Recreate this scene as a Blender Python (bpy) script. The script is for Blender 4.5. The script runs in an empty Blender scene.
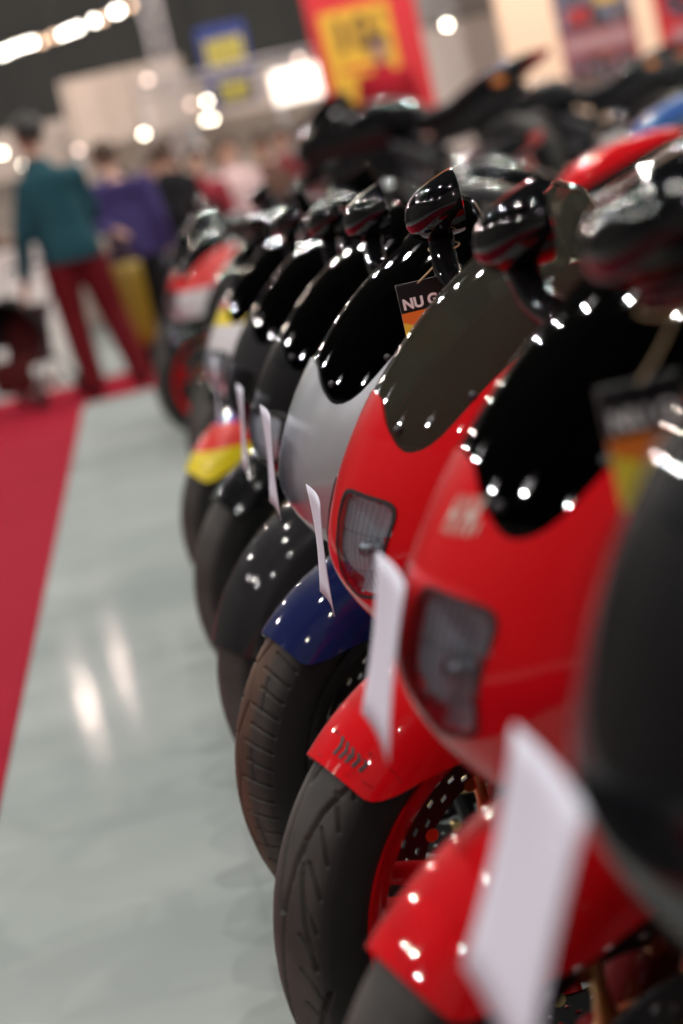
import bpy, bmesh, math, random
import numpy as np
from mathutils import Vector, Matrix
PI = math.pi
R = math.radians
rnd = random.Random(7)
S = bpy.context.scene
C = S.collection

# ------------------------------------------------------------------ camera
W, H = 683, 1024
FPX = 2200.0
CAMH = 1.05
ROLL = R(13.0)
VPX, VPY = 119.0, 238.0
_c, _s = math.cos(ROLL), math.sin(ROLL)
_vx = (VPX - W/2)*_c - (VPY - H/2)*_s
_vu = -(VPX - W/2)*_s - (VPY - H/2)*_c
PITCH = math.atan(_vu/FPX)
YAW = math.atan(-_vx/math.hypot(FPX, _vu))
fwd = Vector((math.sin(YAW)*math.cos(PITCH), math.cos(YAW)*math.cos(PITCH), -math.sin(PITCH)))
r0 = Vector((math.cos(YAW), -math.sin(YAW), 0))
u0 = r0.cross(fwd)
cX = r0*_c - u0*_s
cY = r0*_s + u0*_c
CAM = Vector((0, 0, CAMH))
cam = bpy.data.cameras.new('camera')
co = bpy.data.objects.new('camera', cam)
C.objects.link(co)
M = Matrix((cX, cY, -fwd)).transposed().to_4x4()
M.translation = CAM
co.matrix_world = M
cam.sensor_fit = 'HORIZONTAL'
cam.sensor_width = 14.8
cam.lens = FPX/W*14.8
cam.clip_start = .02
cam.clip_end = 200
cam.dof.use_dof = True
cam.dof.focus_distance = 2.50
cam.dof.aperture_fstop = cam.lens/25.0
S.camera = co


def at(px, py, Y):
    """the point of the place seen at a pixel, at depth Y down the hall"""
    d = cX*((px - W/2)/FPX) + cY*(-(py - H/2)/FPX) + fwd
    return CAM + d*(Y/d.y)


# ------------------------------------------------------------------ materials
MATS = {}


def mat(name, col, rough=.5, metal=0., coat=0., spec=.5, emit=None, estr=0., trans=0., alpha=1.):
    if name in MATS:
        return MATS[name]
    m = bpy.data.materials.new(name)
    m.use_nodes = True
    b = m.node_tree.nodes['Principled BSDF']
    b.inputs['Base Color'].default_value = (*col, 1)
    b.inputs['Roughness'].default_value = rough
    b.inputs['Metallic'].default_value = metal
    b.inputs['Coat Weight'].default_value = coat
    b.inputs['Coat Roughness'].default_value = .015
    b.inputs['Specular IOR Level'].default_value = spec
    if emit:
        b.inputs['Emission Color'].default_value = (*emit, 1)
        b.inputs['Emission Strength'].default_value = estr
    MATS[name] = m
    return m


def bump(m, scale, strength, detail=3, dist=.002, stretch=None):
    nt = m.node_tree
    b = nt.nodes['Principled BSDF']
    tc = nt.nodes.new('ShaderNodeTexCoord')
    n = nt.nodes.new('ShaderNodeTexNoise')
    n.inputs['Scale'].default_value = scale
    n.inputs['Detail'].default_value = detail
    bp = nt.nodes.new('ShaderNodeBump')
    bp.inputs['Strength'].default_value = strength
    bp.inputs['Distance'].default_value = dist
    if stretch:
        mp = nt.nodes.new('ShaderNodeMapping')
        mp.inputs['Scale'].default_value = stretch
        nt.links.new(tc.outputs['Object'], mp.inputs['Vector'])
        nt.links.new(mp.outputs['Vector'], n.inputs['Vector'])
    else:
        nt.links.new(tc.outputs['Object'], n.inputs['Vector'])
    nt.links.new(n.outputs['Fac'], bp.inputs['Height'])
    nt.links.new(bp.outputs['Normal'], b.inputs['Normal'])
    return m


def mottle(m, scale, c1, c2, lo=.35, hi=.65, detail=4, stretch=None):
    nt = m.node_tree
    b = nt.nodes['Principled BSDF']
    tc = nt.nodes.new('ShaderNodeTexCoord')
    n = nt.nodes.new('ShaderNodeTexNoise')
    n.inputs['Scale'].default_value = scale
    n.inputs['Detail'].default_value = detail
    cr = nt.nodes.new('ShaderNodeValToRGB')
    cr.color_ramp.elements[0].position = lo
    cr.color_ramp.elements[0].color = (*c1, 1)
    cr.color_ramp.elements[1].position = hi
    cr.color_ramp.elements[1].color = (*c2, 1)
    if stretch:
        mp = nt.nodes.new('ShaderNodeMapping')
        mp.inputs['Scale'].default_value = stretch
        nt.links.new(tc.outputs['Object'], mp.inputs['Vector'])
        nt.links.new(mp.outputs['Vector'], n.inputs['Vector'])
    else:
        nt.links.new(tc.outputs['Object'], n.inputs['Vector'])
    nt.links.new(n.outputs['Fac'], cr.inputs['Fac'])
    nt.links.new(cr.outputs['Color'], b.inputs['Base Color'])
    return m


def paint(name, col):
    if name in MATS:
        return MATS[name]
    m = mat(name, col, rough=.4, coat=.85, spec=.04)
    return bump(m, 900, .03, 1, .0005)


def tint_glass(name, col, rough=.02, haze=None, hz=0.):
    """clear or smoked acrylic / glass: tinted see-through body under a glossy skin"""
    if name in MATS:
        return MATS[name]
    m = bpy.data.materials.new(name)
    m.use_nodes = True
    nt = m.node_tree
    nt.nodes.clear()
    o = nt.nodes.new('ShaderNodeOutputMaterial')
    t = nt.nodes.new('ShaderNodeBsdfTransparent')
    t.inputs['Color'].default_value = (*col, 1)
    g = nt.nodes.new('ShaderNodeBsdfGlossy')
    g.inputs['Roughness'].default_value = rough
    fr = nt.nodes.new('ShaderNodeFresnel')
    fr.inputs['IOR'].default_value = 1.5
    mx = nt.nodes.new('ShaderNodeMixShader')
    ge = nt.nodes.new('ShaderNodeNewGeometry')
    fm_ = nt.nodes.new('ShaderNodeMath')      # only the outer skin mirrors; the inner face of the sheet lets light straight out
    fm_.operation = 'SUBTRACT'
    fm_.use_clamp = True
    nt.links.new(fr.outputs['Fac'], fm_.inputs[0])
    nt.links.new(ge.outputs['Backfacing'], fm_.inputs[1])
    nt.links.new(fm_.outputs[0], mx.inputs['Fac'])
    if haze:
        df = nt.nodes.new('ShaderNodeBsdfDiffuse')
        df.inputs['Color'].default_value = (*haze, 1)
        m2 = nt.nodes.new('ShaderNodeMixShader')
        m2.inputs['Fac'].default_value = hz
        nt.links.new(t.outputs['BSDF'], m2.inputs[1])
        nt.links.new(df.outputs['BSDF'], m2.inputs[2])
        nt.links.new(m2.outputs['Shader'], mx.inputs[1])
    else:
        nt.links.new(t.outputs['BSDF'], mx.inputs[1])
    nt.links.new(g.outputs['BSDF'], mx.inputs[2])
    nt.links.new(mx.outputs['Shader'], o.inputs['Surface'])
    MATS[name] = m
    return m


P_RED = paint('red lacquer', (.66, .004, .009))
P_BLACK = paint('black lacquer', (.004, .004, .005))
P_CHAR = paint('charcoal lacquer', (.02, .02, .022))
P_BLUE = paint('deep blue lacquer', (.006, .012, .075))
P_MIDBLUE = paint('blue lacquer', (.03, .10, .32))
P_SILVER = mat('silver lacquer', (.42, .44, .46), rough=.35, metal=.35, coat=1.)
P_WHITE = paint('white lacquer', (.75, .75, .76))
P_YELLOW = paint('yellow lacquer', (.85, .62, .01))
P_DKRED = paint('dark red lacquer', (.16, .006, .008))
PLASTIC = bump(mat('black plastic', (.012, .012, .013), rough=.45), 400, .1, 2, .0005)
GLOSSPL = mat('glossy black plastic', (.004, .004, .005), rough=.4, coat=1., spec=.0)
ALU = mat('cast aluminium', (.45, .45, .46), rough=.35, metal=1.)
STEEL = mat('brushed steel', (.40, .39, .38), rough=.28, metal=1.)
DKSTEEL = mat('dark steel', (.07, .07, .075), rough=.4, metal=.8)
GOLD = mat('gold anodised metal', (.62, .47, .22), rough=.3, metal=1.)
ENGINE = bump(mat('engine casting', (.05, .05, .055), rough=.5, metal=.6), 120, .4, 3, .002)
REFL = bump(mat('headlight reflector', (.78, .80, .82), rough=.3, metal=.35), 70, .5, 3, .004)
MIRRORG = mat('mirror glass', (.75, .76, .78), rough=.01, metal=1.)
SEATM = bump(mat('seat vinyl', (.014, .014, .015), rough=.6), 500, .3, 2, .001)
LENS = tint_glass('clear headlight lens', (.86, .88, .90))
SMOKE = tint_glass('smoked acrylic', (.42, .42, .37), haze=(.17, .17, .13), hz=.13)
DARKSCREEN = tint_glass('black tinted acrylic', (.035, .035, .036))
TAILRED = mat('red tail lens', (.35, .01, .008), rough=.15, coat=1.)
AMBER = mat('amber lens', (.75, .22, .02), rough=.15, coat=1.)
PAPER = mat('white paper', (.70, .71, .82), rough=.8)
CORDM = mat('tan elastic cord', (.45, .33, .18), rough=.7)
INK = mat('black ink', (.01, .01, .012), rough=.5)
PALEINK = mat('pale silver ink', (.62, .50, .42), rough=.4)

# tyre rubber: scuffed tread lighter than the sidewall, by the tyre's own uv


def tyre_mat(name, tread, side, centre=None):
    if name in MATS:
        return MATS[name]
    m = mat(name, tread, rough=.62, spec=.35)
    nt = m.node_tree
    b = nt.nodes['Principled BSDF']
    uv = nt.nodes.new('ShaderNodeUVMap')
    sp = nt.nodes.new('ShaderNodeSeparateXYZ')
    nt.links.new(uv.outputs['UV'], sp.inputs['Vector'])
    cr = nt.nodes.new('ShaderNodeValToRGB')
    el = cr.color_ramp.elements
    el[0].position = .0
    el[0].color = (*side, 1)
    el[1].position = 1.
    el[1].color = (*side, 1)
    for p, c in ((.22, side), (.30, tread), (.36, tread), (.41, centre or tread), (.5, centre or tread), (.59, centre or tread), (.64, tread), (.70, tread), (.78, side)):
        e = el.new(p)
        e.color = (*c, 1)
    nt.links.new(sp.outputs['Y'], cr.inputs['Fac'])
    tc = nt.nodes.new('ShaderNodeTexCoord')
    n = nt.nodes.new('ShaderNodeTexNoise')
    n.inputs['Scale'].default_value = 14
    n.inputs['Detail'].default_value = 6
    nt.links.new(tc.outputs['Object'], n.inputs['Vector'])
    mx = nt.nodes.new('ShaderNodeMix')
    mx.data_type = 'RGBA'
    mx.blend_type = 'MULTIPLY'
    mx.inputs[0].default_value = .6
    cr2 = nt.nodes.new('ShaderNodeValToRGB')
    cr2.color_ramp.elements[0].position = .3
    cr2.color_ramp.elements[0].color = (.4, .4, .4, 1)
    cr2.color_ramp.elements[1].position = .7
    cr2.color_ramp.elements[1].color = (1.3, 1.3, 1.3, 1)
    nt.links.new(n.outputs['Fac'], cr2.inputs['Fac'])
    nt.links.new(cr.outputs['Color'], mx.inputs[6])
    nt.links.new(cr2.outputs['Color'], mx.inputs[7])
    nt.links.new(mx.outputs[2], b.inputs['Base Color'])
    return m


TYRE = tyre_mat('tyre rubber', (.066, .063, .058), (.014, .014, .014))
TYRE_RUST = tyre_mat('tyre rubber with brown scuffing', (.050, .045, .040), (.012, .012, .012), (.095, .055, .036))


def banded(name, bands, axis='Z'):
    """a racing livery: hard-edged coloured bands across the panel, by its own object space"""
    if name in MATS:
        return MATS[name]
    m = mat(name, (.8, .8, .8), rough=.3, coat=1.)
    nt = m.node_tree
    b = nt.nodes['Principled BSDF']
    tc = nt.nodes.new('ShaderNodeTexCoord')
    dp = nt.nodes.new('ShaderNodeVectorMath')
    dp.operation = 'DOT_PRODUCT'
    dp.inputs[1].default_value = axis if axis != 'Z' else (0, 0, 1)
    nt.links.new(tc.outputs['Object'], dp.inputs[0])
    cr = nt.nodes.new('ShaderNodeValToRGB')
    cr.color_ramp.interpolation = 'CONSTANT'
    el = cr.color_ramp.elements
    while len(el) > 1:
        el.remove(el[-1])
    el[0].position = 0
    el[0].color = (*bands[0][1], 1)
    for p, c in bands[1:]:
        e = el.new(p)
        e.color = (*c, 1)
    nt.links.new(dp.outputs['Value'], cr.inputs['Fac'])
    nt.links.new(cr.outputs['Color'], b.inputs['Base Color'])
    return m


cB, cR, cY_, cW = (.05, .06, .42), (.75, .03, .02), (.9, .72, .02), (.8, .8, .82)
LIV_NOSE = banded('racing livery fairing', [(0, cB), (.42, cW), (.62, cW), (.74, cW), (.79, cY_), (.825, cR), (.87, cB), (.90, cW)])
LIV_FENDER = banded('racing livery fender', [(0, cY_), (.30, cY_), (.505, cR), (.56, cB)])


# ------------------------------------------------------------------ mesh helpers
def newobj(name, bm, m, parent=None, smooth=True, label=None, mats=None, sharp=None):
    me = bpy.data.meshes.new(name)
    bm.normal_update()
    bm.to_mesh(me)
    bm.free()
    if mats:
        for q in mats:
            me.materials.append(q)
    else:
        me.materials.append(m)
    if smooth:
        me.polygons.foreach_set('use_smooth', [True]*len(me.polygons))
        if sharp is not None:
            me.set_sharp_from_angle(angle=R(sharp))
    o = bpy.data.objects.new(name, me)
    C.objects.link(o)
    if parent:
        o.parent = parent
    if label:
        o['label'] = label
    return o


def thing(name, label, cat, loc=(0, 0, 0), rot=(0, 0, 0), group=None):
    o = bpy.data.objects.new(name, None)
    C.objects.link(o)
    o.empty_display_size = .1
    o.location = loc
    o.rotation_euler = rot
    o['label'] = label
    o['category'] = cat
    if group:
        o['group'] = group
    return o


def tag(o, label, cat, group=None, kind=None):
    o['label'] = label
    o['category'] = cat
    if group:
        o['group'] = group
    if kind:
        o['kind'] = kind
    return o


def struct(o, label=None):
    o['kind'] = 'structure'
    if label:
        o['label'] = label
    return o


def BM():
    return bmesh.new()


def xform(bm, mtx):
    bmesh.ops.transform(bm, matrix=mtx, verts=bm.verts)
    return bm


def add_box(bm, c, size, bev=0., rot=None, mi=0, seg=2):
    g = bmesh.ops.create_cube(bm, size=1.)
    vs = g['verts']
    bmesh.ops.scale(bm, vec=Vector(size), verts=vs)
    fs = set()
    for v in vs:
        fs.update(v.link_faces)
    if bev > 0:
        es = set()
        for v in vs:
            es.update(v.link_edges)
        r = bmesh.ops.bevel(bm, geom=list(es), offset=bev, segments=seg, affect='EDGES', profile=.5)
        vs = list({v for f in r['faces'] for v in f.verts} | {v for v in vs if v.is_valid})
        fs = set()
        for v in vs:
            fs.update(v.link_faces)
    if rot is not None:
        bmesh.ops.transform(bm, matrix=rot.to_4x4() if hasattr(rot, 'to_4x4') else rot, verts=vs)
    bmesh.ops.translate(bm, vec=Vector(c), verts=vs)
    for f in fs:
        f.material_index = mi
    return vs


def frames(pts):
    out = []
    n = len(pts)
    up = None
    for i in range(n):
        t = (pts[min(i+1, n-1)] - pts[max(i-1, 0)]).normalized()
        if up is None:
            a = Vector((0, 0, 1)) if abs(t.z) < .9 else Vector((1, 0, 0))
            up = (a - t*a.dot(t)).normalized()
        else:
            up = (up - t*up.dot(t)).normalized()
        out.append((t, up, t.cross(up)))
    return out


def add_tube(bm, pts, rad, seg=12, cap=True, closed=False, mi=0):
    pts = [Vector(p) for p in pts]
    n = len(pts)
    rads = rad if isinstance(rad, (list, tuple)) else [rad]*n
    fr = frames(pts)
    rings = []
    for p, (t, u, v), r in zip(pts, fr, rads):
        rings.append([bm.verts.new(p + (u*math.cos(2*PI*k/seg) + v*math.sin(2*PI*k/seg))*r) for k in range(seg)])
    m = n if closed else n-1
    for i in range(m):
        a, b = rings[i], rings[(i+1) % n]
        for k in range(seg):
            f = bm.faces.new((a[k], a[(k+1) % seg], b[(k+1) % seg], b[k]))
            f.material_index = mi
    if cap and not closed:
        f = bm.faces.new(rings[0][::-1])
        f.material_index = mi
        f = bm.faces.new(rings[-1])
        f.material_index = mi
    return bm


def spline(pts, n):
    """Catmull-Rom through the points"""
    p = [Vector(q) for q in pts]
    p = [p[0]*2 - p[1]] + p + [p[-1]*2 - p[-2]]
    out = []
    m = len(p)-3
    for i in range(n):
        t = i/(n-1)*m
        k = min(int(t), m-1)
        t -= k
        a, b, c, d = p[k:k+4]
        out.append(.5*((2*b) + (c-a)*t + (2*a-5*b+4*c-d)*t*t + (3*b-a-3*c+d)*t**3))
    return out


def add_lathe_y(bm, prof, c, seg=48, closed=False, mi=0):
    """revolve (radius, y) about the y axis through c"""
    c = Vector(c)
    n = len(prof)
    rings = []
    for k in range(seg):
        a = 2*PI*k/seg
        rings.append([bm.verts.new(c + Vector((r*math.cos(a), y, r*math.sin(a)))) for r, y in prof])
    m = n if closed else n-1
    for k in range(seg):
        a, b = rings[k], rings[(k+1) % seg]
        for i in range(m):
            j = (i+1) % n
            try:
                f = bm.faces.new((a[i], a[j], b[j], b[i]))
                f.material_index = mi
            except ValueError:
                pass
    return bm


def add_lathe_z(bm, prof, c, seg=32, mi=0):
    c = Vector(c)
    rings = []
    for r, z in prof:
        rings.append([bm.verts.new(c + Vector((r*math.cos(2*PI*k/seg), r*math.sin(2*PI*k/seg), z))) for k in range(seg)])
    for i in range(len(prof)-1):
        a, b = rings[i], rings[i+1]
        for k in range(seg):
            f = bm.faces.new((a[k], a[(k+1) % seg], b[(k+1) % seg], b[k]))
            f.material_index = mi
    for ring in (rings[0][::-1], rings[-1]):
        f = bm.faces.new(ring)
        f.material_index = mi
    return bm


def add_grid(bm, P, wrap=False, mi=0):
    """P[i][j] points"""
    vs = [[bm.verts.new(p) for p in row] for row in P]
    n, m = len(vs), len(vs[0])
    for i in range(n-1):
        for j in range(m if wrap else m-1):
            f = bm.faces.new((vs[i][j], vs[i][(j+1) % m], vs[i+1][(j+1) % m], vs[i+1][j]))
            f.material_index = mi
    return vs


def solid(bm, t):
    bmesh.ops.recalc_face_normals(bm, faces=bm.faces)
    bmesh.ops.solidify(bm, geom=bm.faces, thickness=t)
    bmesh.ops.recalc_face_normals(bm, faces=bm.faces)
    return bm


def add_loft(bm, secs, seg=28, axis='x', mi=0):
    """secs: (x, y, z, half width, half height, power) rounded-box sections, capped"""
    rings = []
    for x, y, z, hw, hh, p in secs:
        ring = []
        for k in range(seg):
            a = 2*PI*k/seg
            ca, sa = math.cos(a), math.sin(a)
            ring.append(bm.verts.new((x, y + hw*math.copysign(abs(ca)**(2/p), ca), z + hh*math.copysign(abs(sa)**(2/p), sa))))
        rings.append(ring)
    for i in range(len(rings)-1):
        a, b = rings[i], rings[i+1]
        for k in range(seg):
            f = bm.faces.new((a[k], a[(k+1) % seg], b[(k+1) % seg], b[k]))
            f.material_index = mi
    for ring in (rings[0][::-1], rings[-1]):
        f = bm.faces.new(ring)
        f.material_index = mi
    bmesh.ops.recalc_face_normals(bm, faces=bm.faces)
    return bm


def smooth_secs(secs, n):
    a = np.array(secs, float)
    t = np.linspace(0, len(secs)-1, n)
    out = []
    for q in t:
        out.append(tuple(cat(a, q)))
    return out


def cat(a, q):
    k = min(int(q), len(a)-2)
    u = q-k
    p0 = a[k-1] if k > 0 else 2*a[0]-a[1]
    p1, p2 = a[k], a[k+1]
    p3 = a[k+2] if k+2 < len(a) else 2*a[-1]-a[-2]
    return .5*((2*p1) + (p2-p0)*u + (2*p0-5*p1+4*p2-p3)*u*u + (3*p1-p0-3*p2+p3)*u**3)


class Tab:
    """smooth curve through (x, y) pairs with finite-difference slopes"""
    def __init__(s, pts):
        s.x = np.array([p[0] for p in pts], float)
        s.y = np.array([p[1] for p in pts], float)
        d = np.diff(s.y)/np.diff(s.x)
        m = np.zeros(len(s.x))
        m[1:-1] = (d[1:]+d[:-1])/2
        m[0], m[-1] = d[0], d[-1]
        s.m = m

    def __call__(s, v):
        if v <= s.x[0]:
            return float(s.y[0])
        if v >= s.x[-1]:
            return float(s.y[-1])
        k = int(np.searchsorted(s.x, v))-1
        h = s.x[k+1]-s.x[k]
        t = (v-s.x[k])/h
        return float((2*t**3-3*t*t+1)*s.y[k] + (t**3-2*t*t+t)*h*s.m[k] + (-2*t**3+3*t*t)*s.y[k+1] + (t**3-t*t)*h*s.m[k+1])


# ------------------------------------------------------------------ motorcycle
# local axes: x forward, y to the bike's left, z up; origin on the floor under the front axle
XF = Tab([(.25, .0), (.45, .02), (.55, .055), (.60, .098), (.64, .124), (.69, .138), (.75, .120), (.80, .092), (.84, .062), (.89, .014), (.92, -.022),
          (.95, -.065), (.98, -.115), (1.01, -.175), (1.06, -.28)])
WD = Tab([(.25, .15), (.4, .19), (.55, .185), (.62, .165), (.7, .178), (.8, .180), (.85, .172), (.9, .162), (.95, .148), (1.0, .13), (1.06, .10)])
DP = Tab([(.25, .22), (.6, .22), (.7, .24), (.8, .26), (.9, .25), (1.0, .20), (1.06, .16)])
ZU = Tab([(0, .846), (.13, .838), (.26, .812), (.38, .793), (.47, .803), (.55, .843), (.63, .880), (.75, .905), (.85, .908), (1.0, .905), (1.2, .885), (1.5, .84), (1.8, .80)])
ZT = Tab([(0, 1.008), (.3, 1.0), (.6, .965), (.8, .925), (.85, .912)])
ZB = Tab([(0, .607), (.3, .607), (.6, .612), (.85, .60), (1.0, .55), (1.15, .42), (1.3, .30), (1.5, .26), (1.8, .27)])


def SF(s, z, off=0.):
    q = abs(s)
    sg = 1 if s >= 0 else -1
    xf, w, d = XF(z), WD(z), DP(z)
    if q <= 1:
        th = q*PI/2
        x, y = xf - d*(1-math.cos(th)), w*math.sin(th)
    else:
        e = q-1
        k = min(1, e*2.)
        k = k*k*(3-2*k)
        x = (xf-d)*(1-k) + (-.17)*k - e*.62
        y = w + .03*math.sin(min(e, .8)/.8*PI*.8)
    p = Vector((x, sg*y, z))
    if off:
        e = 1e-3
        n = (SF(s+e, z) - SF(s-e, z)).cross(SF(s, z+e) - SF(s, z-e)).normalized()
        p = p + n*off
    return p


def smap(fn, S0, Z0, ns, nz):
    return [[fn(s, k) for s in S0] for k in Z0]


STEER_PT = Vector((-.035, 0, .30))
STEER_AX = Vector((-math.sin(R(24)), 0, math.cos(R(24))))


def steer_mtx(a):
    return Matrix.Translation(STEER_PT) @ Matrix.Rotation(a, 4, STEER_AX) @ Matrix.Translation(-STEER_PT)


def groove_field(kind, u, v, L):
    """0..1 groove depth at arc length u (m, array) and across v (m, array)"""
    dep = np.zeros_like(u)

    def seg(pts, wdt, per):
        nonlocal dep
        for a, b in zip(pts[:-1], pts[1:]):
            for k in (-1, 0, 1):
                ax, ay, bx, by = a[0]+k*per, a[1], b[0]+k*per, b[1]
                um = np.mod(u, per)
                dx, dy = bx-ax, by-ay
                t = np.clip(((um-ax)*dx + (v-ay)*dy)/(dx*dx+dy*dy), 0, 1)
                dist = np.hypot(um-ax-t*dx, v-ay-t*dy)
                dep = np.maximum(dep, np.clip(1.35 - dist/wdt, 0, 1))
    if kind == 'sweep':
        per = L/7
        for sg in (1, -1):
            o = 0 if sg > 0 else per/2
            sw = [(o+per*t, sg*y) for t, y in ((0, .062), (.12, .046), (.28, .030), (.48, .019), (.70, .012), (.92, .007), (1.12, .0), (1.2, -.006))]
            seg(sw, .0026, per)
            br = [(o+per*t, sg*y) for t, y in ((.40, .022), (.55, .031), (.72, .041), (.9, .052))]
            seg(br, .0024, per)
            for i in range(7):
                f = (i+.3)/7
                seg([(o+per*f, sg*.034), (o+per*(f+.055), sg*.044), (o+per*(f+.13), sg*.054)], .0015, per)
    else:
        per = L/19
        zz = [(per*t, y) for t, y in ((0, -.006), (.25, .002), (.5, .008), (.75, .002), (1., -.006))]
        seg(zz, .0028, per)
        for sg in (1, -1):
            o = 0 if sg > 0 else per/2
            for i in range(4):
                f = i/4
                seg([(o+per*f, sg*(.016+.008*(i % 2))), (o+per*(f+.05), sg*.045), (o+per*(f+.10), sg*.062)], .0014, per)
            seg([(o+per*.1, sg*.030), (o+per*.55, sg*.036)], .0012, per)
    return dep


def make_tyre(bm, c, Ro, hw, rim_r, nu, nv, groove=None):
    """tyre revolved about y; round tread, real grooves when asked; uv = (around, across)"""
    prof = []
    a = np.linspace(0, 1, nv)
    ys, rs, arc = [], [], []
    for t in a:
        ph = (t-.5)*2
        q = abs(ph)
        if q < .62:
            th = q/.62*R(68)
            y = hw*.93*math.sin(th)/math.sin(R(68))*.97
            r = Ro - hw*.80*(1-math.cos(th))
        else:
            k = (q-.62)/.38
            r1 = Ro - hw*.80*(1-math.cos(R(68)))
            r = r1 + (rim_r-.004-r1)*k
            y = hw*.93*.97 + hw*.07*math.sin(k*PI) - hw*.28*k*k
        ys.append(math.copysign(y, ph))
        rs.append(r)
    ys, rs = np.array(ys), np.array(rs)
    acr = np.concatenate([[0], np.cumsum(np.hypot(np.diff(ys), np.diff(rs)))])
    acr -= acr[-1]/2
    L = 2*PI*Ro
    ang = np.arange(nu)/nu*2*PI
    U, V = np.meshgrid(ang/(2*PI)*L, acr, indexing='ij')
    RR = np.tile(rs, (nu, 1))
    YY = np.tile(ys, (nu, 1))
    if groove:
        dpt = groove_field(groove, -U, V, L)*.006
        dr = np.gradient(rs)
        dy = np.gradient(ys)
        nl = np.hypot(dr, dy)
        nr, ny = dy/nl, -dr/nl
        RR = RR - dpt*np.tile(nr, (nu, 1))
        YY = YY - dpt*np.tile(ny, (nu, 1))
    uvl = bm.loops.layers.uv.new('UVMap')
    vs = [[bm.verts.new((c[0]+RR[i, j]*math.cos(ang[i]), c[1]+YY[i, j], c[2]+RR[i, j]*math.sin(ang[i]))) for j in range(nv)] for i in range(nu)]
    for i in range(nu):
        i2 = (i+1) % nu
        for j in range(nv-1):
            f = bm.faces.new((vs[i][j], vs[i][j+1], vs[i2][j+1], vs[i2][j]))
            for lp, (ii, jj) in zip(f.loops, ((i, j), (i, j+1), (i+1, j+1), (i+1, j))):
                lp[uvl].uv = (ii/nu, a[jj])
    bmesh.ops.recalc_face_normals(bm, faces=bm.faces)
    return bm


def make_rim(bm, c, rr, hw, spokes=3, double=True):
    pr = [(rr, -hw), (rr+.006, -hw-.004), (rr+.008, -hw+.004), (rr-.012, -hw+.012), (rr-.02, 0), (rr-.012, hw-.012), (rr+.008, hw-.004), (rr+.006, hw+.004), (rr, hw),
          (rr-.018, hw-.010), (rr-.032, 0), (rr-.018, -hw+.010)]
    add_lathe_y(bm, pr, c, 72, closed=True)
    add_lathe_y(bm, [(.018, -.05), (.045, -.045), (.05, -.02), (.05, .02), (.045, .045), (.018, .05)], c, 32, closed=True)
    n = spokes
    for k in range(n):
        for off in ((-.12, .12) if double else (0,)):
            a0 = 2*PI*k/n + off*2.2 + .3
            a1 = 2*PI*k/n + off*.9 + .3
            p0 = Vector(c) + Vector((.045*math.cos(a0), 0, .045*math.sin(a0)))
            p1 = Vector(c) + Vector(((rr-.022)*math.cos(a1), 0, (rr-.022)*math.sin(a1)))
            d = (p1-p0)
            t = d.normalized()
            sd = Vector((0, 1, 0))
            nn = t.cross(sd)
            w0, w1 = .015, .011
            h0, h1 = .024, .016
            q = []
            for p, ww, hh in ((p0, w0, h0), ((p0+p1)/2, w0*.8, h0*.8), (p1, w1, h1)):
                ring = []
                for j in range(10):
                    b = 2*PI*j/10
                    ring.append(bm.verts.new(p + nn*ww*math.cos(b) + sd*hh*math.sin(b)))
                q.append(ring)
            for A, B in zip(q[:-1], q[1:]):
                for j in range(10):
                    bm.faces.new((A[j], A[(j+1) % 10], B[(j+1) % 10], B[j]))
    bmesh.ops.recalc_face_normals(bm, faces=bm.faces)
    return bm


def make_disc(bm, c, ro, ri, y, holes=True):
    """perforated brake disc: rings of angular cells with holes left out, and a carrier"""
    nA, nR = 96, 9
    t = .0024
    idx = {}
    cells = []
    for i in range(nA):
        for j in range(nR):
            if holes and j in (2, 4, 6) and (i + j*1) % 4 == 0:
                continue
            cells.append((i, j))

    def V(i, j):
        i %= nA
        if (i, j) not in idx:
            r = ri + (ro-ri)*j/nR
            a = 2*PI*i/nA + j*.012
            idx[(i, j)] = bm.verts.new((c[0]+r*math.cos(a), y, c[2]+r*math.sin(a)))
        return idx[(i, j)]
    for i, j in cells:
        bm.faces.new((V(i, j), V(i+1, j), V(i+1, j+1), V(i, j+1)))
    solid(bm, t*2)
    return bm


def make_carrier(bm, c, ri, y):
    add_lathe_y(bm, [(.03, y-.003), (.062, y-.003), (.062, y+.003), (.03, y+.003)], c, 32, closed=True)
    for k in range(6):
        a = 2*PI*k/6 + .2
        p0 = Vector((c[0]+.055*math.cos(a), y, c[2]+.055*math.sin(a)))
        p1 = Vector((c[0]+(ri+.006)*math.cos(a+.12), y, c[2]+(ri+.006)*math.sin(a+.12)))
        add_tube(bm, [p0, (p0+p1)/2, p1], [.012, .007, .008], 8)
    for k in range(10):
        a = 2*PI*k/10
        p = Vector((c[0]+ri*math.cos(a), y, c[2]+ri*math.sin(a)))
        add_tube(bm, [p-Vector((0, .005, 0)), p+Vector((0, .005, 0))], .008, 10)
    return bm


def fender_pt(c, th, s, Ro):
    """th: angle up from straight ahead, s in -1..1 across"""
    hw = .074
    q = abs(s)
    a = q*R(100)
    r = Ro + .009 - .076*(1-math.cos(min(a, R(90)))) - max(0, a-R(90))*.10
    y = math.copysign(hw*math.sin(min(a, R(90)))**.85, s) if q > 0 else 0
    return Vector((c[0]+r*math.cos(th), c[1]+y, c[2]+r*math.sin(th)))


def make_fender(bm, c, Ro, hi=True, tip=47.):
    n, m = (44, 30) if hi else (18, 14)
    P = []
    for i in range(n+1):
        row = []
        for j in range(m+1):
            s = -1 + 2*j/m
            q = abs(s)
            th0 = R(tip) - R(5)*q*q + R(26)*max(0, q-.52)**2/.23
            th1 = R(178) - R(14)*q*q
            row.append(fender_pt(c, th0 + (th1-th0)*i/n, s, Ro))
        P.append(row)
    add_grid(bm, P)
    solid(bm, .004)
    return bm


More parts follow.
